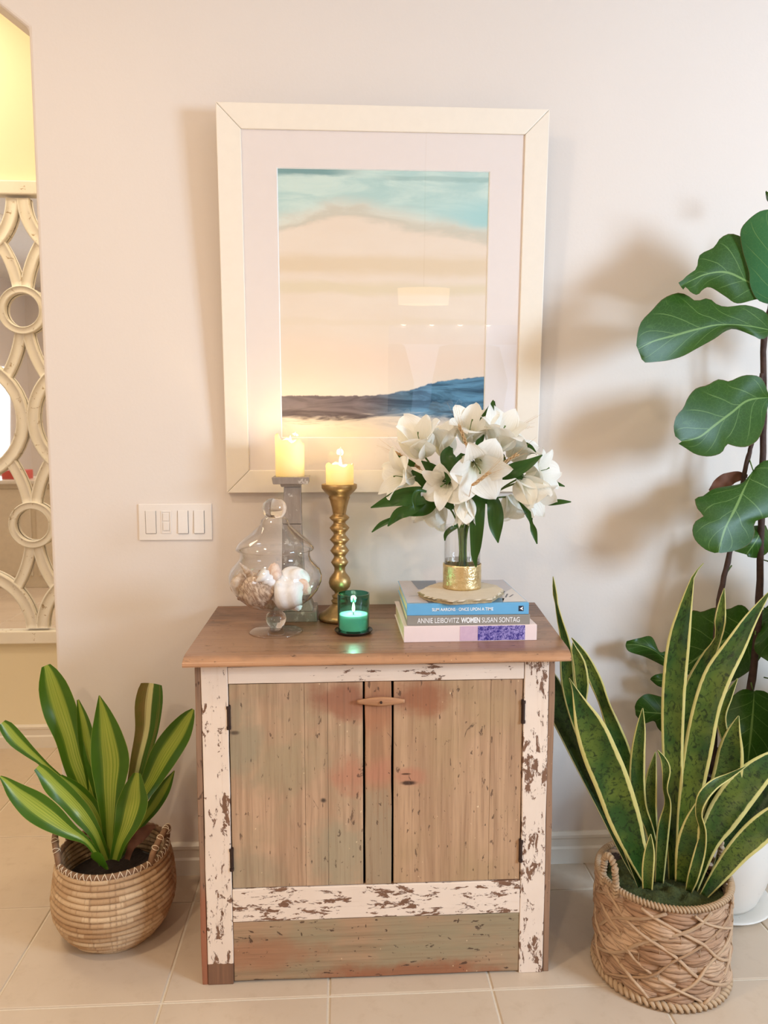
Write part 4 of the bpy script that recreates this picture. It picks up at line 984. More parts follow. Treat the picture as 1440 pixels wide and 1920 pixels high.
lathe('water', [(0, .008), (vr * .915, .008), (vr * .915, hs + .012), (0, hs + .012)], (0, 0, 0), M['water'], vs, 40, local=True); ang(bpy.data.objects['water'], 30)
# ------------------------------------------------------------------ lilies
BYc = VY                                # plane of the bouquet centre
mouth = Vector((vc.x, VY, ZV + hv))
def petal_pts(base, ax, side, L_, W_, t0, t1, seed, n=16, ac=6, cup=.35, ruffle=.16):
    """petal surface: leaves the axis at angle t0 and curls back to t1 (degrees)"""
    v = []; uv = []; f = []; pos = base.copy(); wdir = ax.cross(side).normalized()
    for i in range(n + 1):
        t = i / n; th_ = R(t0 + (t1 - t0) * t ** 1.7); d = ax * math.cos(th_) + side * math.sin(th_)
        if i: pos = pos + d * (L_ / n)
        nm = (side * math.cos(th_) - ax * math.sin(th_))
        w_ = W_ * (math.sin(math.pi * min(1, (.06 + .94 * t) ** .85)) ** .75 + .06)
        if t > .999: w_ = W_ * .04
        for k in range(ac + 1):
            u = k / ac * 2 - 1
            v.append(pos + wdir * (u * w_) - nm * (cup * w_ * (u * u - .3) * (1 - .7 * t)) + nm * (ruffle * W_ * abs(u) ** 2 * math.sin(7 * t + seed * 3 + (1.5 if u > 0 else 0)) * t))
            uv.append((k / ac, t))
    for i in range(n):
        for k in range(ac):
            a = i * (ac + 1) + k; f.append((a, a + 1, a + ac + 2, a + ac + 1))
    return v, f, uv
GL = 'white lilies in the bouquet'
def lily(px, py, dy, axis, size, t1, label, seed, W=.30, roll=0, npet=6, t0=14):
    r = random.Random(seed); base = P(px, py, BYc + dy); ax = Vector(axis).normalized()
    t = thing('lily', tuple(mouth + Vector(((seed % 5 - 2) * .006, (seed % 3 - 1) * .006, -.02))), 0, label, 'lily', GL)
    s1_ = ax.orthogonal().normalized(); s2_ = ax.cross(s1_); b0 = base - ax * size * .25
    for i in range(npet):
        a = R(roll + i * 360 / npet + r.uniform(-7, 7)); sd = s1_ * math.cos(a) + s2_ * math.sin(a)
        inner = i % 2
        v, f, uv = petal_pts(b0 + sd * .003, ax, sd, size * r.uniform(.92, 1.08), size * W * (1.12 if inner else .8), t0 + r.uniform(-4, 4), t1 + r.uniform(-22, 22), r.uniform(0, 6))
        obj('petal', v, f, M['petal'], t, True, uv=uv)
    if t1 > 40:
        b = MB(); b.tube([b0, b0 + ax * size * .55, b0 + ax * size * .62 + s1_ * .004], [.0012, .0012, .0026], 6); b.build('pistil', M['stem'], t, True)
        for i in range(5):
            a = R(i * 72 + 20); sd = s1_ * math.cos(a) + s2_ * math.sin(a)
            b = MB(); b.tube([b0, b0 + ax * size * .25 + sd * size * .04, b0 + ax * size * .38 + sd * size * .10], .0007, 5); b.build('filament', M['petal'], t, True)
    # stem from the flower down through the mouth of the vase
    bot = Vector((vc.x + (seed % 5 - 2) * .006, VY + (seed % 3 - 1) * .007, ZV + .012)); mid = mouth + Vector(((base.x - vc.x) * .10, (base.y - VY) * .1, .01))
    c_ = cat([tuple(bot), tuple(mid), tuple(mid.lerp(b0, .55) + Vector((0, 0, .02))), tuple(b0 + ax * .004)], 18)
    b = MB(); b.tube([Vector(q) for q in c_], .0028, 7); b.build('stem', M['stem'], t, True)
    return t
S = .124
ly = {}
ly['front'] = lily(893, 872, -.085, (.10, -.9, -.35), S * 1.12, 105, 'large open lily facing the viewer at the centre of the bouquet', 1, .34, 15)
ly['hang'] = lily(872, 945, -.075, (-.05, -.25, -1), S * .72, 30, 'half closed lily hanging down over the front of the vase', 2, .30, 10)
ly['top'] = lily(880, 812, -.02, (.05, -.55, .8), S * 1.0, 80, 'open lily at the very top middle of the bouquet', 3, .33, 30)
ly['topleft'] = lily(790, 838, -.045, (-.30, -.45, .85), S * 1.05, 62, 'big cupped lily at the upper left of the bouquet', 4, .36, 0)
ly['midtop'] = lily(832, 836, -.01, (-.05, -.3, 1), S * .95, 60, 'lily with greenish throat left of the topmost one', 5, .30, 20)
ly['left'] = lily(760, 895, -.01, (-.8, -.5, .15), S * .95, 95, 'lily facing left with peach toned curled petals', 6, .28, 25)
ly['right'] = lily(1005, 885, -.02, (.75, -.55, .25), S * .92, 100, 'open lily at the far right with curled petal tips', 7, .30, 10)
ly['topright'] = lily(935, 825, -.04, (.25, -.5, .85), S * 1.05, 66, 'cupped lily at the upper right beside the tall green leaf', 8, .34, 20)
ly['lowright'] = lily(985, 915, -.07, (.62, -.55, -.60), S * 1.0, 45, 'drooping half open lily at the lower right', 9, .34, 40)
ly['backlow'] = lily(958, 945, .045, (.35, -.15, -.9), S * .9, 120, 'shaded lily with a curled petal low behind the right leaves', 10, .30, 0)
ly['backleft'] = lily(815, 950, .05, (-.25, -.05, -.8), S * .9, 60, 'shaded lily low behind the left leaves', 11, .34, 10)
ly['lowmid'] = lily(838, 905, -.06, (-.45, -.8, -.15), S * .88, 95, 'open lily just left of the centre flower with a folded petal', 12, .30, 45)
ly['upright2'] = lily(968, 848, .01, (.5, -.3, .7), S * .9, 85, 'lily behind the upper right one near the frame edge', 13, .32, 5)
LL = M['lilyleaf']; y0 = BYc
def lf(key, st, wave=.12): return blade('leaf', [(a, b, c, y0 + d) for a, b, c, d in st], LL, ly[key], n=20, cup=.25, wave=wave)
lf('left', [(832, 925, 4, -.02), (805, 928, 14, -.05), (780, 930, 18, -.06), (750, 933, 16, -.06), (722, 942, 9, -.05), (695, 952, 1, -.04)])
lf('left', [(800, 936, 5, -.04), (772, 955, 10, -.06), (750, 962, 11, -.06), (737, 974, 7, -.05), (727, 987, 1, -.05)])
lf('backleft', [(790, 940, 5, .0), (765, 958, 8, -.01), (740, 972, 5, -.02), (715, 983, 5, -.02), (697, 998, 1, -.02)])
lf('backleft', [(820, 938, 5, .0), (800, 950, 14, -.02), (778, 958, 11, -.03), (762, 966, 2, -.03)])
lf('left', [(800, 922, 2, -.07), (784, 920, 4, -.085), (776, 935, 4, -.09), (779, 958, 1, -.09)])
lf('hang', [(905, 918, 6, -.04), (896, 945, 14, -.08), (894, 985, 13.5, -.09), (892, 1025, 10, -.07), (890, 1045, 6, -.06), (893, 1064, 1, -.05)])
lf('backlow', [(905, 915, 6, -.03), (924, 940, 12, -.06), (929, 965, 15, -.07), (930, 990, 12, -.07), (934, 1018, 1, -.07)])
lf('backlow', [(965, 925, 2, -.01), (980, 947, 4, -.02), (992, 966, 6, -.02), (996, 980, 3, -.02), (1001, 996, 6, -.02), (1007, 1020, 1, -.02)])
lf('right', [(925, 895, 4, -.06), (948, 888, 12, -.08), (968, 880, 14, -.09), (992, 869, 9, -.09), (1017, 853, 1, -.09)])
lf('right', [(930, 890, 4, -.05), (958, 888, 7, -.06), (976, 893, 6, -.07), (996, 904, 1, -.07)])
lf('front', [(846, 838, 4, -.07), (839, 852, 13, -.09), (842, 868, 15, -.10), (843, 888, 10, -.10), (837, 909, 1, -.09)])
lf('lowmid', [(843, 925, 3, -.03), (835, 910, 9, -.05), (822, 893, 14, -.06), (806, 877, 10, -.06), (790, 864, 1, -.06)])
lf('lowmid', [(850, 925, 4, -.01), (825, 918, 13, -.02), (803, 908, 12, -.02), (782, 892, 7, -.02), (772, 882, 2, -.02)])
lf('topright', [(915, 812, 4, -.01), (908, 792, 9, -.02), (917, 775, 9, -.03), (925, 750, 1, -.03)])
lf('topright', [(920, 812, 5, .0), (924, 785, 8, -.01), (927, 752, 1, -.01)])
lf('right', [(1020, 945, 2, .0), (1032, 943, 5, -.01), (1050, 941, 5, -.02), (1071, 941, 1, -.02)])
lf('right', [(1018, 898, 2, .01), (1036, 904, 5, .0), (1059, 912, 1, .0)])
lf('front', [(898, 835, 3, -.05), (905, 852, 10, -.08), (920, 860, 10, -.09), (947, 856, 1, -.09)])
lf('front', [(905, 845, 3, -.05), (898, 832, 7, -.06), (904, 822, 4, -.06), (908, 815, 1, -.06)])
lf('upright2', [(960, 838, 3, .0), (975, 835, 8, -.01), (992, 842, 9, -.02), (1006, 850, 1, -.02)])
lf('topleft', [(778, 872, 4, .0), (762, 866, 7, -.01), (750, 857, 2, -.01), (746, 854, 1, -.01)])
lf('front', [(905, 905, 4, -.02), (912, 892, 10, -.04), (925, 905, 12, -.05), (918, 930, 8, -.05), (912, 945, 1, -.04)])
lf('hang', [(850, 955, 4, -.01), (840, 940, 12, -.03), (855, 925, 15, -.04), (880, 930, 10, -.03), (890, 940, 3, -.03)])
lf('hang', [(862, 985, 3, .0), (846, 992, 5, -.02), (836, 1002, 4, -.02), (834, 1014, 1, -.02)])
lf('lowmid', [(868, 850, 4, .01), (862, 870, 16, .0), (850, 895, 18, .0), (848, 920, 8, .0)])
lf('topright', [(940, 880, 4, .01), (935, 862, 14, .0), (915, 850, 14, .0), (900, 838, 4, .0)])
# wheat ears
def wheat(a, b, dy, label, back=.03):
    A, B_ = P(a[0], a[1], BYc + dy), P(b[0], b[1], BYc + dy); d = (B_ - A).normalized(); L_ = (B_ - A).length
    t = thing('wheat_ear', tuple(mouth), 0, label, 'wheat', 'wheat ears in the bouquet')
    g_ = MB(); s_ = d.orthogonal().normalized(); s2 = d.cross(s_)
    for i in range(26):
        q = i / 26; an = i * 2.4; o_ = (s_ * math.cos(an) + s2 * math.sin(an)); p = A + d * L_ * q
        g_.tube([p, p + o_ * .003 + d * .004, p + o_ * .0035 + d * .009, p + o_ * .002 + d * .013], [.0008, .0024, .002, .0004], 6)
    o = g_.build('grain_head', M['wheat'], t, True)
    w_ = MB()
    for i in range(14):
        an = i * 2.4; o_ = (s_ * math.cos(an) + s2 * math.sin(an)); p = A + d * L_ * (i / 14); w_.tube([p, p + d * (.05 + .02 * (i % 3)) + o_ * .016], [.0004, .0002], 3)
    w_.build('awns', M['wheat'], t)
    st = MB(); c_ = cat([(vc.x, VY, ZV + .02), tuple(mouth + Vector((0, .004, .01))), tuple(mouth.lerp(A, .6)), tuple(A)], 12); st.tube([Vector(q) for q in c_], .001, 5); st.build('stem', M['wheat'], t, True)
wheat((879, 845), (862, 800), -.105, 'wheat ear leaning left in front of the topmost lily')
wheat((925, 880), (968, 853), -.10, 'wheat ear pointing right above the long dark leaf')
wheat((884, 912), (915, 888), -.15, 'wheat ear at the heart of the large centre lily')
wheat((935, 815), (975, 800), .02, 'wheat ear behind the upper right lily against the frame')
wheat((790, 880), (745, 850), .01, 'wheat ear at the left with awns over the frame')
# ------------------------------------------------------------------ left basket with corn plant
bz = PZ(213, 1745, 0); bc = Vector((P(217, 1700, -.30).x, -.30, 0))
bk = thing('basket', tuple(bc), 0, 'round coiled seagrass basket with two handles beside the hall opening', 'basket')
nc = 15; Hb = P(197, 1641, -.455).z - .028; print('Hb', Hb)
def brad(t): 
    pts = [(0, .108), (.08, .130), (.2, .152), (.38, .169), (.55, .172), (.72, .168), (.88, .162), (1, .156)]
    for (a, ra), (b_, rb_) in zip(pts, pts[1:]):
        if t <= b_: return ra + (rb_ - ra) * (t - a) / (b_ - a)
    return pts[-1][1]
for i in range(nc):
    t = i / (nc - 1); rr = brad(t); z = .008 + t * Hb; rw = Hb / (nc - 1) * .56; v = []; f = []; uv = []; n, k_ = 72, 8
    for j in range(n):
        a = 2 * math.pi * j / n
        w1 = 1 + .07 * mnoise.noise(Vector((math.cos(a) * 6, math.sin(a) * 6, i * 3.1)))
        ro = rr * (1 + .022 * mnoise.noise(Vector((math.cos(a) * 1.3, math.sin(a) * 1.3, t * 2))))
        zz2 = z + .0022 * mnoise.noise(Vector((math.cos(a) * 2.5, math.sin(a) * 2.5, i * 1.7)))
        for k in range(k_):
            b_ = 2 * math.pi * k / k_; v.append((math.cos(a) * (ro + rw * 1.15 * w1 * math.cos(b_)), math.sin(a) * (ro + rw * 1.15 * w1 * math.cos(b_)), zz2 + rw * w1 * math.sin(b_))); uv.append((j / n, k / k_))
    for j in range(n):
        for k in range(k_): f.append((j * k_ + k, ((j + 1) % n) * k_ + k, ((j + 1) % n) * k_ + (k + 1) % k_, j * k_ + (k + 1) % k_))
    obj('coil', v, f, M['coil'], bk, True, uv=uv, local=True)
lathe('basket_base', [(0, .003), (.108, .003), (.108, .008), (0, .008)], (0, 0, 0), M['coil'], bk, 32, local=True)
zr = .008 + Hb + .013
b = MB(); b.tube([(math.cos(a) * .156, math.sin(a) * .156, zr) for a in [2 * math.pi * j / 64 for j in range(64)]], .0085, 8, True); b.build('rim', M['handle'], bk, True, local=True)
b = MB()
for j in range(96):
    a = 2 * math.pi * j / 96; a2 = 2 * math.pi * (j + 1) / 96; s_ = 1 if j % 2 else -1
    q = [(math.cos(a + (a2 - a) * t) * (.156 + .0098 * math.cos(R(-70 + 160 * (t if s_ > 0 else 1 - t)))), math.sin(a + (a2 - a) * t) * (.156 + .0098 * math.cos(R(-70 + 160 * (t if s_ > 0 else 1 - t)))), zr + .0098 * math.sin(R(-70 + 160 * (t if s_ > 0 else 1 - t)))) for t in (0, .33, .66, 1)]
    b.tube(q, .0012, 4)
b.build('rim_lacing', M['lace'], bk, True, local=True)
for s_ in (-1, 1):
    A0, A1 = (R(20), R(-34)) if s_ > 0 else (R(160), R(214))
    pts = []
    for i in range(15):
        t = i / 14; a = A0 + (A1 - A0) * t; lift = math.sin(math.pi * t) ** .6 * .072; rr = .157 + .006 * math.sin(math.pi * t); pts.append((math.cos(a) * rr, math.sin(a) * rr, zr - .006 + lift))
    b = MB(); b.tube(pts, .0095, 8); h_ = b.build('handle', M['handle'], bk, True, local=True)
    b = MB()
    for i in (2, 4, 7, 10, 12):
        p = Vector(pts[i]); d = (Vector(pts[i + 1]) - Vector(pts[i - 1])).normalized(); s1_ = d.cross(Vector((math.cos(A0), math.sin(A0), 0))).normalized(); s2_ = d.cross(s1_)
        for sg in (-1, 1): b.tube([p + (s1_ * math.cos(x) + s2_ * math.sin(x)) * .0106 + d * sg * .006 * math.cos(x) for x in [2 * math.pi * q / 12 for q in range(12)]], .0011, 4, True)
    b.build('handle_lacing', M['lace'], h_, True, local=True)
def disc(name, r, c, mat, parent, amp=.006, n=40, rings=10, seed=0):
    v = [(0, 0, 0)]; f = []
    for i in range(1, rings + 1):
        for j in range(n):
            a = 2 * math.pi * j / n; q = r * i / rings; v.append((q * math.cos(a), q * math.sin(a), amp * mnoise.noise(Vector((q * math.cos(a) * 40, q * math.sin(a) * 40, seed)))))
    for j in range(n): f.append((0, 1 + j, 1 + (j + 1) % n))
    for i in range(rings - 1):
        for j in range(n): f.append((1 + i * n + j, 1 + (i + 1) * n + j, 1 + (i + 1) * n + (j + 1) % n, 1 + i * n + (j + 1) % n))
    v = [Vector(q) + Vector(c) for q in v]
    return obj(name, v, f, mat, parent, True, local=True)
cp = thing('corn_plant', (bc.x, bc.y, .012), 0, 'broad striped green corn plant growing in the seagrass basket', 'plant')
disc('soil', .140, (0, 0, .170), M['soil'], cp, .012)
lathe('grow_pot', [(0, .0), (.095, .0), (.138, .165), (.134, .165), (.09, .005), (0, .005)], (0, 0, .004), M['black'], cp, 32, local=True)
bY = bc.y
def dl(st, mat='drac', wave=.06, cup=.3): return blade('leaf', [(a, b, c, bY + d) for a, b, c, d in st], M[mat], cp, n=30, cup=cup, wave=wave, seed=st[0][0])
dl([(196, 1608, 8, .02), (181, 1540, 12, .03), (161, 1478, 21, .04), (142, 1430, 22, .05), (129, 1381, 24, .06), (113, 1333, 29, .07), (99, 1288, 25, .07), (90, 1258, 14, .07), (86, 1248, 8, .07)])
dl([(205, 1610, 9, -.02), (206, 1543, 15, -.03), (206, 1478, 26, -.04), (207, 1430, 34, -.04), (200, 1381, 28, -.04), (193, 1338, 15, -.03), (186, 1304, 1, -.03)])
dl([(195, 1600, 6, .03), (178, 1500, 9, .05), (171, 1446, 12, .06), (164, 1397, 15, .07), (156, 1352, 11, .07), (146, 1312, 2, .07)])
dl([(225, 1600, 7, .04), (250, 1480, 13, .06), (262, 1425, 17, .07), (275, 1370, 21, .08), (279, 1320, 25, .08), (283, 1287, 21, .08), (284, 1283, 19, .08)], 'dracold', .03)
dl([(218, 1608, 8, .0), (258, 1510, 12, .02), (284, 1462, 19, .03), (308, 1416, 26, .03), (334, 1376, 24, .03), (352, 1346, 14, .03), (362, 1330, 3, .03)])
dl([(222, 1608, 6, .03), (260, 1548, 9, .05), (287, 1512, 13, .06), (308, 1478, 12, .06), (327, 1445, 1, .06)])
dl([(214, 1614, 9, -.06), (224, 1580, 13, -.07), (238, 1545, 23, -.08), (248, 1508, 28, -.08), (252, 1478, 20, -.08), (257, 1450, 7, -.08)])
dl([(192, 1620, 6, -.05), (165, 1580, 6, -.07), (130, 1558, 14, -.09), (96, 1534, 23, -.10), (64, 1511, 25, -.10), (32, 1486, 17, -.10), (10, 1464, 7, -.10), (0, 1456, 2, -.10)])
dl([(200, 1615, 8, -.03), (180, 1565, 11, -.05), (156, 1530, 17, -.06), (130, 1500, 18, -.06), (102, 1473, 18, -.06), (82, 1449, 12, -.06), (70, 1438, 8, -.06)], wave=.12)
dl([(190, 1600, 4, .03), (140, 1490, 4, .05), (84, 1434, 6, .06), (56, 1410, 10, .06), (30, 1386, 14, .06), (12, 1364, 12, .06), (4, 1355, 7, .06)])
dl([(198, 1610, 7, -.01), (186, 1550, 12, -.02), (168, 1512, 15, -.02), (139, 1482, 15, -.02), (112, 1456, 5, -.02)], wave=.1)
dl([(238, 1612, 5, -.01), (246, 1588, 7, -.01), (260, 1570, 11, .0), (276, 1556, 9, .0), (291, 1548, 2, .0)], 'dry', .25)
# rolled young leaf at the base
v = []; f = []; 
for i in range(14):
    t = i / 13; c0_ = P(200 - 18 * t, 1628 - 22 * t, bY - .09 - .01 * t)
    for j in range(16):
        a = R(330 * j / 15); rr = .006 + .012 * t; v.append(c0_ + Vector((math.cos(a) * rr, -.4 * math.sin(a) * rr, math.sin(a) * rr)))
for i in range(13):
    for j in range(15): f.append((i * 16 + j, i * 16 + j + 1, (i + 1) * 16 + j + 1, (i + 1) * 16 + j))
obj('leaf', v, f, M['drac'], cp, True, uv=[(.1 + .2 * (k % 16) / 16, k / 224) for k in range(len(v))])
# ------------------------------------------------------------------ right basket with snake plant
rc = Vector((.905, -.552, 0)); RR = .178; RH = .285
rk = thing('basket', tuple(rc), 0, 'cylindrical woven water hyacinth basket with braided rim at the right', 'basket')
lathe('dark_backing', [(0, .004), (RR - .016, .004), (RR - .008, RH - .02), (RR - .014, RH - .02), (RR - .022, .01), (0, .01)], (0, 0, 0), M['dark_backing'], rk, 48, local=True)
def cylp(a, z, r): return Vector((math.cos(a) * r, math.sin(a) * r, z))
# fat woven strands: one shared spindle mesh, bent along the wall, copied around
def spindle(name, span, hz, bulge, ply, seed):
    r = random.Random(seed); b = MB()
    for q in range(ply):
        off = (q - (ply - 1) / 2) / ply; ph = r.uniform(0, 6); am = r.uniform(.7, 1.1)
        pts = []; rad = []
        for i in range(11):
            t = i / 10; e = math.sin(math.pi * t); a = (t - .5) * span
            pts.append(cylp(a, off * hz * 1.6 * (e ** .7) * am + .004 * math.sin(t * 5 + ph), RR - .012 + bulge * e * (1 - abs(off))))
            rad.append(max(.0022, hz * .36 * e ** .5 * r.uniform(.85, 1.1)))
        b.tube(pts, rad, 7)
    me = b.build(name, M['hyacinth'], None, True); return me
protos = [spindle('woven_strand', R(42), .027, .014, 4, s) for s in range(5)]
pm = [p.data for p in protos]
for p in protos: bpy.data.objects.remove(p)
k = 0; nrow = 7
for i in range(nrow):
    for j in range(11):
        a = 360 / 11 * (j + (.5 if i % 2 else 0)); o = bpy.data.objects.new('woven_strand', pm[(i * 7 + j * 3) % 5]); COL.objects.link(o); o.parent = rk
        o.location = (0, 0, .036 + i * .0365); o.rotation_euler = (0, 0, R(a + rnd.uniform(-2, 2))); s_ = rnd.uniform(.985, 1.015); o.scale = (s_, s_, 1)
# crossing strips, winding both ways, and thin stitches
for d in (-1, 1):
    for j in range(9):
        pts = []
        for i in range(33):
            t = i / 32; a = R(360 / 9 * j + d * 125 * t + 5 * math.sin(t * 11 + j)); wv = .5 + .5 * math.cos(t * math.pi * nrow + (0 if d > 0 else math.pi))
            pts.append(cylp(a, .022 + t * (RH - .034), RR + .0030 + .0045 * wv))
        b = MB(); b.tube(pts, .0046 if (j + d) % 3 else .0038, 6); b.build('cross_strip', M['strip'], rk, True, local=True)
b = MB(); b.tube([cylp(0, -.015, RR + .004), cylp(0, 0, RR + .0075), cylp(0, .015, RR + .004)], .0012, 4); st_ = b.build('stitch', M['strip'], None, True); stm = st_.data; bpy.data.objects.remove(st_)
for j in range(22):
    for i in range(0, nrow - 1, 2):
        o = bpy.data.objects.new('stitch', stm); COL.objects.link(o); o.parent = rk; o.location = (0, 0, .036 + (i + (j % 2)) * .0365 + .018); o.rotation_euler = (0, 0, 2 * math.pi * j / 22)
def rope(name, path, closed, r, pitch, parent, mat, strands=2):
    """twisted rope: short slanted wraps around a core path"""
    b = MB(); P_ = [Vector(p) for p in path]; N = len(P_); seg = [0]
    for i in range(N if closed else N - 1): seg.append(seg[-1] + (P_[(i + 1) % N] - P_[i]).length)
    L_ = seg[-1]; K = max(6, int(L_ / pitch))
    def at(s):
        s = s % L_ if closed else max(0, min(L_ - 1e-6, s)); i = 0
        while i < len(seg) - 2 and seg[i + 1] < s: i += 1
        a, c = P_[i % N], P_[(i + 1) % N]; return a.lerp(c, (s - seg[i]) / max(1e-9, seg[i + 1] - seg[i])), (c - a).normalized()
    b.tube(P_, r * .7, 6, closed)
    for k in range(K):
        s = (k + .5) * L_ / K; p, t = at(s); u_ = t.cross(Vector((0, 0, 1))); u_ = (u_ if u_.length > .1 else t.cross(Vector((1, 0, 0)))).normalized(); v_ = u_.cross(t)
        ring_ = [p + (u_ * math.cos(x) + v_ * math.sin(x)) * r * .78 + t * (pitch * .45 * math.cos(x + .8)) for x in [2 * math.pi * q / 9 for q in range(9)]]
        b.tube(ring_, pitch * .42, 5, True)
    return b.build(name, mat, parent, True, local=True)
rope('rim_rope', [cylp(2 * math.pi * j / 60, RH, RR - .001) for j in range(60)], True, .0082, .0095, rk, M['rope'])
rope('base_rope', [cylp(2 * math.pi * j / 60, .0125, RR + .001) for j in range(60)], True, .0105, .0165, rk, M['rope'])
def loop(ac):
    pts = []
    for i in range(21):
        t = i / 20; a = R(ac) + R(-11 + 22 * t) ; e = math.sin(math.pi * t)
        wd = -math.cos(math.pi * t); a = R(ac) + R(9.5) * wd * (1.15 if .2 < t < .8 else 1); pts.append(cylp(a, RH - .018 + .098 * e ** .75, RR + .004))
    return pts
rope('handle', loop(196), False, .0085, .0095, rk, M['rope'])
rope('handle', loop(16), False, .0085, .0095, rk, M['rope'])
sp = thing('snake_plant', (rc.x, rc.y, .015), 0, 'tall snake plant with yellow edged leaves in the woven basket', 'plant')
ms = disc('moss', RR - .020, (0, 0, RH - .055), M['moss'], sp, .022, 48, 14, 3); ms['kind'] = 'stuff'
b = MB()
for i in range(1500):
    a = rnd.uniform(0, 6.283); q = (RR - .026) * math.sqrt(rnd.random()); x, y = q * math.cos(a), q * math.sin(a); z = RH - .055 + .022 * mnoise.noise(Vector((x * 40, y * 40, 3)))
    dx, dy = rnd.uniform(-.012, .012), rnd.uniform(-.012, .012); h_ = rnd.uniform(.004, .013)
    b.add([(x - .0006, y, z), (x + .0006, y, z), (x + dx, y + dy, z + h_)], [(0, 1, 2)])
o = b.build('moss_fibres', M['moss'], sp, local=True); o['kind'] = 'stuff'
lathe('grow_pot', [(0, 0), (.12, 0), (.155, RH - .075), (.15, RH - .075), (.115, .005), (0, .005)], (0, 0, 0), M['black'], sp, 32, local=True)
sY = rc.y
def sl_(st, mat='snake', cup=.22, wave=.05): return blade('leaf', [(s[0], s[1], s[2], sY + s[3]) + tuple(s[4:]) for s in st], M[mat], sp, n=36, cup=cup, solid=.0022, wave=wave, seed=st[0][0])
# rear leaves first
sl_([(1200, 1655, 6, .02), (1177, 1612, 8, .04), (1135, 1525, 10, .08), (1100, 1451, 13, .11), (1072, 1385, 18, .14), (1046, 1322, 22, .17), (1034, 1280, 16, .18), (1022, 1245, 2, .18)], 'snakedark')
sl_([(1212, 1650, 7, .03), (1160, 1520, 10, .06), (1110, 1420, 11, .10), (1082, 1350, 12, .12), (1066, 1285, 13, .12), (1062, 1235, 12, .13), (1060, 1205, 9, .14), (1049, 1160, 5, .15, 35), (1043, 1130, 2.5, .15, 50), (1040, 1110, 4, .15, 30), (1037, 1081, .6, .15)])
sl_([(1216, 1640, 7, .05), (1198, 1539, 9, .08), (1182, 1465, 13, .10), (1168, 1412, 15, .11), (1150, 1365, 14, .11), (1133, 1320, 10, .11, 30), (1118, 1280, 12, .11), (1098, 1238, 10, .11), (1084, 1213, 5, .11), (1072, 1196, .8, .11)])
sl_([(1206, 1655, 6, .02), (1130, 1440, 6, .04), (1098, 1350, 4, .06), (1093, 1315, 7, .07), (1091, 1282, 13, .07), (1086, 1245, 12, .07), (1078, 1222, 7, .07), (1074, 1205, .8, .07)])
sl_([(1238, 1645, 6, .03), (1219, 1560, 8, .03), (1202, 1514, 11, .03), (1195, 1469, 14, .02), (1196, 1416, 13, .02), (1201, 1368, 9, .02), (1205, 1328, .8, .02)])
sl_([(1236, 1650, 5, .04), (1222, 1540, 10, .04), (1219, 1497, 12, .04), (1222, 1451, 9, .04), (1229, 1410, .8, .04)])
sl_([(1236, 1655, 8, -.01), (1243, 1560, 11, .0), (1252, 1508, 6, .01, 40), (1247, 1478, 4, .01, 55), (1249, 1443, 8, .01), (1243, 1422, 5, .01), (1233, 1407, .8, .01)], wave=.0)
sl_([(1274, 1645, 9, .07), (1282, 1430, 9, .08), (1289, 1364, 14, .09), (1300, 1298, 19, .10), (1326, 1236, 13, .10), (1346, 1198, 6, .10, 40), (1350, 1165, 10, .10), (1354, 1130, 6, .10), (1358, 1103, .7, .10)])
sl_([(1372, 1420, 6, .05), (1352, 1350, 9, .06), (1366, 1305, 7, .06), (1383, 1272, .8, .06)])
sl_([(1300, 1660, 9, -.02), (1327, 1556, 17, .0), (1348, 1504, 23, .02), (1364, 1451, 25, .03), (1370, 1409, 22, .03), (1376, 1372, 12, .03), (1385, 1342, .8, .03)], wave=.03)
sl_([(1262, 1650, 8, .0), (1262, 1560, 12, .01), (1263, 1480, 16, .02), (1261, 1399, 19, .03), (1263, 1300, 21, .04), (1272, 1207, 20, .05), (1285, 1140, 12, .06), (1294, 1102, 6, .06), (1301, 1078, 2, .06), (1319, 1056, .6, .07)])
sl_([(1276, 1655, 10, -.02), (1287, 1539, 17, -.01), (1298, 1469, 22, .0), (1310, 1399, 25, .01), (1324, 1329, 24, .02), (1346, 1266, 24, .03), (1377, 1214, 19, .04), (1405, 1165, 12, .05), (1432, 1125, 5, .06), (1448, 1104, .8, .06)])
sl_([(1216, 1655, 10, -.05), (1194, 1600, 20, -.06), (1172, 1539, 30, -.06), (1148, 1469, 33, -.05), (1126, 1416, 33, -.04), (1106, 1364, 28, -.03), (1087, 1318, 13, -.02), (1076, 1290, 4, -.01), (1067, 1271, .6, .0)], wave=.03)
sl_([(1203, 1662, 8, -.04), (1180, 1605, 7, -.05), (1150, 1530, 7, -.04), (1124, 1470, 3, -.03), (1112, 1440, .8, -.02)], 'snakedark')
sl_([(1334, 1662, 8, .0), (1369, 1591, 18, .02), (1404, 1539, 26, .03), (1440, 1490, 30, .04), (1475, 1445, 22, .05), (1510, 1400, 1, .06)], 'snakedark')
sl_([(1300, 1668, 8, -.04), (1326, 1585, 17, -.03), (1352, 1535, 27, -.02), (1386, 1486, 29, -.01), (1421, 1448, 24, .0), (1455, 1420, 14, .01), (1485, 1400, 1, .01)])
sl_([(1318, 1682, 7, -.06), (1352, 1636, 15, -.06), (1386, 1594, 20, -.06), (1421, 1560, 23, -.06), (1455, 1528, 18, -.06), (1490, 1495, 1, -.06)], 'snake')
sl_([(1278, 1655, 12, -.06), (1288, 1595, 20, -.07), (1296, 1550, 15, -.07), (1310, 1512, 8, -.07), (1326, 1480, 1, -.06)], wave=.03)
sl_([(1291, 1672, 6, -.08), (1300, 1643, 10, -.09), (1312, 1598, 10, -.09), (1318, 1560, 6, -.09, 40), (1310, 1525, 6, -.09, 30), (1318, 1494, 10, -.09), (1340, 1470, 9, -.08), (1369, 1454, 5, -.07, 30), (1398, 1437, .8, -.07)], wave=.0)
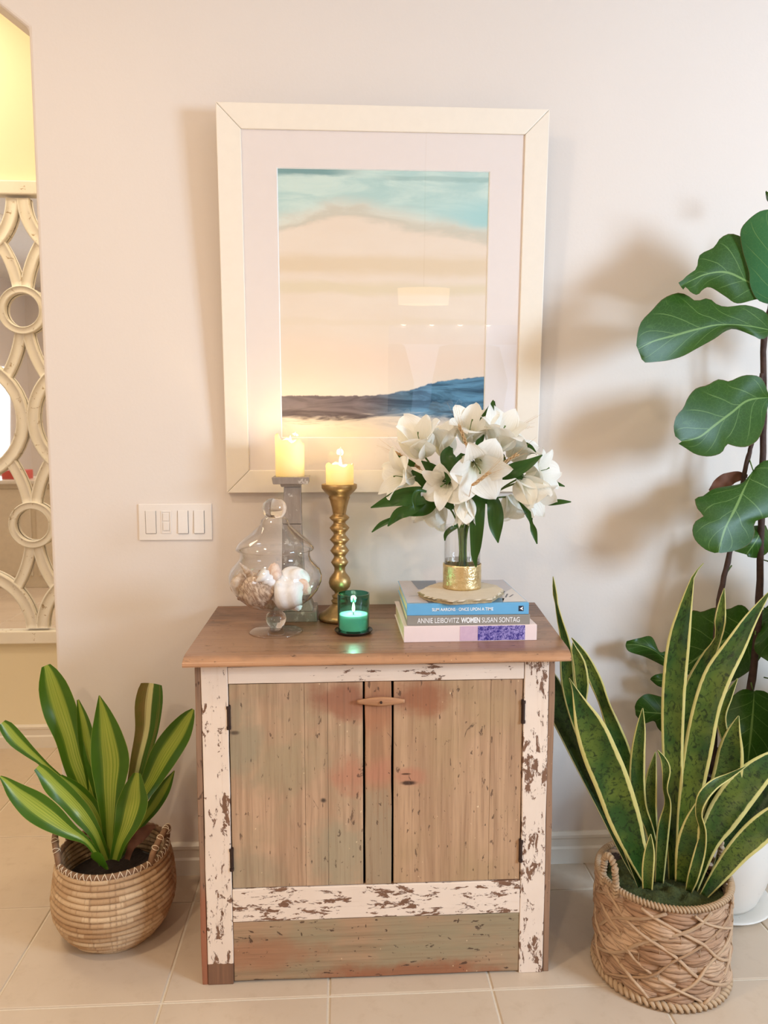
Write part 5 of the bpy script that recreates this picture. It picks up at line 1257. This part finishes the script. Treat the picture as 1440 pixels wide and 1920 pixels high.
sl_([(1214, 1668, 9, -.11), (1215, 1630, 11, -.12), (1218, 1595, 9, -.12), (1220, 1564, .7, -.12)], wave=.0)
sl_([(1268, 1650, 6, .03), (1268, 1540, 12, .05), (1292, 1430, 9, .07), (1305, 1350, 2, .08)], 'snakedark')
# ------------------------------------------------------------------ white planter and fiddle-leaf fig
wc = Vector((1.225, -.25, 0))
pl = thing('planter', tuple(wc), 0, 'white speckled rounded ceramic planter on a saucer behind the snake plant', 'planter')
lathe('saucer', [(0, 0), (.135, 0), (.158, .012), (.166, .020), (.160, .022), (.13, .010), (0, .010)], (0, 0, 0), M['ceramic'], pl, 48, local=True)
lathe('pot_body', [(0, .0105), (.105, .0105), (.120, .03), (.143, .09), (.162, .17), (.168, .24), (.162, .31), (.150, .365), (.146, .385), (.138, .385), (.14, .36), (.13, .1), (0, .08)], (0, 0, 0), M['ceramic'], pl, 56, local=True)
fg = thing('fiddle_leaf_fig', (wc.x, wc.y, .085), 0, 'tall fiddle leaf fig with large glossy leaves at the right edge', 'plant')
lathe('nursery_pot', [(0, 0), (.105, 0), (.122, .36), (.128, .36), (.128, .375), (.116, .375), (.11, .3), (0, .3)], (0, 0, .005), M['black'], fg, 40, local=True)
disc('soil', .11, (0, 0, .345), M['soil'], fg, .01)
def trunk(pts, r0, r1):
    c_ = cat([tuple(p) for p in pts], 34); b = MB(); b.tube([Vector(q) + Vector((rnd.uniform(-.0015, .0015), 0, 0)) for q in c_], [(r0 + (r1 - r0) * i / 33) * (1 + .14 * ((i % 5) == 0)) for i in range(34)], 10); b.build('trunk', M['bark'], fg, True)
sb = Vector((wc.x, wc.y, .43))
trunk([sb + Vector((.03, 0, 0)), P(1405, 1300, -.21), P(1420, 1180, -.20), P(1426, 1040, -.19), P(1429, 900, -.18), P(1432, 760, -.17), P(1432, 640, -.17), P(1447, 560, -.17), P(1462, 440, -.16)], .012, .008)
trunk([sb + Vector((-.03, 0, 0)), P(1340, 1300, -.20), P(1345, 1160, -.19), P(1356, 1090, -.19), P(1370, 1030, -.18), P(1388, 930, -.18), P(1402, 860, -.18), P(1412, 820, -.18), P(1428, 700, -.19)], .010, .006)
F_ = lambda L_, Mi, R_, Y0_, Y1_, mat='fig', seed=0, cup=.02: leaf3('leaf', L_, Mi, R_, Y0_, Y1_, M[mat], fg, cup, .008, seed=seed)
def pet(a, b, Ya, Yb): 
    q = MB(); q.tube([P(a[0], a[1], Ya), P(b[0], b[1], Yb)], .0022, 6); q.build('leaf_stalk', M['stem'], fg, True)
# leaf B (upper left)
F_([(1450, 548), (1430, 500), (1405, 455), (1388, 443), (1368, 438), (1350, 447), (1338, 464), (1312, 478), (1306, 503), (1290, 515), (1280, 525), (1272, 530)],
   [(1448, 550), (1400, 527), (1362, 511), (1325, 514), (1298, 525), (1276, 537)],
   [(1446, 556), (1415, 562), (1382, 569), (1360, 556), (1332, 539), (1318, 543), (1308, 553), (1295, 548), (1286, 538), (1281, 543)], -.20, -.33, seed=1)
# leaf A (top, cool sheen painted into its green)
F_([(1448, 572), (1420, 562), (1406, 535), (1404, 510), (1392, 470), (1388, 435), (1400, 415), (1425, 396), (1450, 392)],
   [(1456, 572), (1452, 520), (1450, 470), (1455, 430), (1462, 392)],
   [(1470, 570), (1500, 540), (1512, 480), (1505, 430), (1480, 398), (1468, 390)], -.22, -.34, 'figblue', 2)
# leaf C
F_([(1440, 600), (1436, 585), (1400, 572), (1364, 575), (1345, 571), (1328, 559), (1305, 564), (1288, 553), (1270, 549), (1243, 560), (1222, 582), (1203, 602), (1196, 622), (1193, 648)],
   [(1440, 618), (1400, 611), (1350, 609), (1310, 617), (1270, 628), (1225, 640), (1196, 655)],
   [(1440, 630), (1428, 637), (1415, 631), (1388, 620), (1371, 617), (1352, 626), (1342, 634), (1306, 654), (1280, 668), (1252, 676), (1225, 679), (1207, 679), (1200, 665)], -.22, -.36, seed=3)
# leaf D
F_([(1442, 742), (1428, 709), (1401, 703), (1380, 709), (1367, 715), (1347, 711), (1326, 722), (1305, 728), (1290, 745), (1281, 765), (1268, 780), (1263, 801), (1266, 818)],
   [(1442, 745), (1401, 751), (1370, 775), (1339, 799), (1311, 820), (1278, 828)],
   [(1442, 755), (1436, 778), (1432, 800), (1420, 826), (1399, 838), (1378, 837), (1363, 833), (1353, 849), (1330, 856), (1305, 852), (1285, 840), (1272, 832)], -.22, -.33, seed=4)
# leaf E
F_([(1412, 882), (1402, 895), (1388, 907), (1360, 912), (1336, 917), (1318, 930), (1303, 934), (1307, 953), (1319, 968), (1305, 976), (1298, 992), (1303, 1012), (1322, 1030), (1340, 1037)],
   [(1414, 880), (1395, 916), (1378, 955), (1359, 993), (1347, 1036)],
   [(1416, 876), (1440, 862), (1470, 880), (1478, 930), (1450, 965), (1416, 978), (1415, 1000), (1405, 1020), (1380, 1032), (1352, 1037)], -.21, -.31, seed=5)
F_([(1425, 985), (1400, 990), (1370, 1020), (1378, 1034)], [(1430, 985), (1420, 1010), (1400, 1040)], [(1436, 985), (1445, 1010), (1440, 1035), (1420, 1046), (1402, 1044)], -.17, -.20, seed=6)
# dead brown leaf
blade('leaf', [(1402, 893, 3, -.17), (1385, 893, 9, -.17), (1362, 900, 13, -.18), (1345, 910, 10, -.18), (1330, 920, 2, -.18)], M['dry'], fg, wave=.4)
# leaf F (dark, behind the snake plant)
F_([(1418, 1168), (1400, 1140), (1385, 1134), (1365, 1142), (1340, 1139), (1315, 1147), (1298, 1145), (1288, 1175), (1283, 1215)],
   [(1418, 1172), (1380, 1190), (1340, 1212), (1285, 1250)],
   [(1420, 1178), (1440, 1200), (1425, 1235), (1400, 1262), (1360, 1282), (1320, 1280), (1285, 1262)], -.16, -.12, seed=7)
F_([(1262, 1248), (1250, 1222), (1237, 1222), (1222, 1194), (1200, 1196), (1175, 1202)], [(1262, 1250), (1230, 1222), (1200, 1210), (1173, 1208)], [(1262, 1255), (1245, 1249), (1210, 1232), (1180, 1222), (1173, 1212)], -.10, -.09, seed=8)
F_([(1275, 1284), (1252, 1264), (1232, 1264), (1221, 1270)], [(1275, 1286), (1250, 1278), (1219, 1274)], [(1275, 1290), (1255, 1291), (1235, 1287), (1222, 1277)], -.10, -.09, seed=9)
F_([(1272, 1338), (1255, 1312), (1235, 1305), (1212, 1301), (1196, 1312), (1190, 1325)], [(1274, 1342), (1245, 1338), (1215, 1336), (1191, 1332)], [(1270, 1362), (1250, 1378), (1234, 1366), (1226, 1352), (1207, 1356), (1192, 1341)], -.10, -.09, seed=10)
F_([(1412, 1296), (1395, 1292), (1377, 1302), (1358, 1325), (1347, 1350), (1350, 1378), (1362, 1402), (1388, 1432)],
   [(1414, 1296), (1412, 1330), (1408, 1375), (1402, 1435)], [(1418, 1294), (1440, 1300), (1468, 1340), (1470, 1390), (1440, 1430), (1410, 1442)], -.24, -.33, seed=11)
F_([(1440, 1135), (1425, 1150), (1420, 1170), (1430, 1195)], [(1450, 1130), (1448, 1170), (1446, 1200)], [(1460, 1130), (1475, 1160), (1470, 1190), (1450, 1205)], -.16, -.2, seed=12)
F_([(1434, 1165), (1420, 1190), (1415, 1220), (1440, 1240)], [(1440, 1165), (1445, 1200), (1455, 1238)], [(1450, 1165), (1480, 1190), (1480, 1225), (1460, 1242)], -.2, -.26, seed=13)
F_([(1450, 385), (1438, 376), (1435, 360)], [(1452, 385), (1444, 372), (1436, 358)], [(1455, 385), (1452, 370), (1437, 358)], -.2, -.2, seed=14)
F_([(1452, 700), (1480, 690), (1530, 700), (1560, 750)], [(1450, 720), (1500, 730), (1560, 760)], [(1450, 740), (1480, 790), (1530, 800), (1560, 770)], -.2, -.28, seed=15)
F_([(1455, 560), (1500, 530), (1560, 540), (1600, 590)], [(1455, 575), (1520, 585), (1600, 600)], [(1455, 590), (1500, 640), (1560, 650), (1600, 610)], -.2, -.3, seed=16)
F_([(1450, 930), (1490, 900), (1540, 910), (1570, 960)], [(1450, 950), (1510, 955), (1570, 970)], [(1450, 970), (1490, 1010), (1540, 1020), (1570, 980)], -.2, -.28, seed=17)
for k_, (a, b, yy) in enumerate(((1478, 1290, -.45), (1500, 1400, -.52), (1530, 1200, -.48), (1475, 1500, -.50), (1560, 1330, -.40), (1490, 1110, -.42))):  # further leaves out of view, added to shade the low wall
    q = -1 if k_ % 2 else 1
    F_([(a + 150, b - 20), (a + 100, b - 85), (a + 40, b - 75), (a, b - 10 * q)], [(a + 152, b), (a + 80, b + 6 * q), (a, b)], [(a + 150, b + 20), (a + 100, b + 80), (a + 35, b + 72), (a, b + 12)], yy + .12, yy, seed=20 + k_)
    pet((a + 150, b), (1432, b - 60), yy + .12, -.19)
pet((1352, 1090), (1372, 1060), -.18, -.18); pet((1262, 1250), (1342, 1270), -.10, -.19); pet((1275, 1287), (1342, 1290), -.10, -.19); pet((1272, 1342), (1340, 1320), -.10, -.19)
pet((1418, 1172), (1416, 1190), -.16, -.23); pet((1412, 1297), (1408, 1280), -.24, -.24); pet((1440, 548), (1448, 560), -.2, -.21); pet((1412, 882), (1404, 858), -.21, -.18)
# ------------------------------------------------------------------ rest of the room (seen in the mirror and the glass)
kp = thing('kitchen_peninsula', (-3.2, -3.2, 0), 0, 'cream kitchen peninsula with pale counter reflected in the lattice mirror', 'counter')
box('body', -1.0, .8, -.3, .3, 0, 1.03, M['cream'], kp, .004, local=True); box('counter_top', -1.05, .85, -.36, .36, 1.031, 1.07, M['counter'], kp, .006, local=True)
for i in range(3): box('door', -.95 + i * .58, -.42 + i * .58, .3005, .318, .12, .98, M['cream'], kp, .006, local=True)
o = box('red_box', -3.35, -3.12, -3.2, -3.0, 1.071, 1.16, M['redbox'], None, .004); tag(o, 'small red box on the kitchen counter', 'box')
o = lathe('wicker_basket', [(0, 0), (.11, 0), (.15, .14), (.14, .14), (.10, .01), (0, .01)], (-3.75, -3.1, 1.071), M['wicker'], None, 24); tag(o, 'dark wicker bowl on the kitchen counter', 'basket')
dl_ = thing('pendant_lamp', (.68, -4.2, 2.12), 0, 'drum pendant lamp hanging in the middle of the room', 'lamp')
lathe('shade', [(.21, 0), (.22, .13), (.215, .13), (.205, .003), (.205, 0)], (0, 0, 0), M['lamp'], dl_, 40, local=True, closed=True)
b = MB(); b.tube([(0, 0, .13), (0, 0, CE - 2.12)], .006, 8); b.box(-.2, .2, -.005, .005, .12, .13); b.build('rod', M['gold'], dl_, local=True)
for i in range(4):
    a = i * 1.571; lathe('bulb', [(0, 0), (.018, .015), (.02, .035), (.01, .06), (0, .065)], (.1 * math.cos(a), .1 * math.sin(a), .03), M['bulb'], dl_, 12, local=True)
for i, (lx, ly_) in enumerate(((-1.2, -1.7), (1.7, -3.0), (-1.2, -4.2), (2.4, -5.0), (-3.2, -2.6))):
    t = lathe('downlight_trim', [(.115, 0), (.145, 0), (.145, -.008), (.125, -.012), (.115, -.006)], (lx, ly_, CE), M['trim'], None, 28, closed=True)
    tag(t, ['left front', 'right front', 'left rear', 'right rear', 'kitchen'][i] + ' recessed ceiling light ring', 'ceiling light', 'recessed ceiling lights')
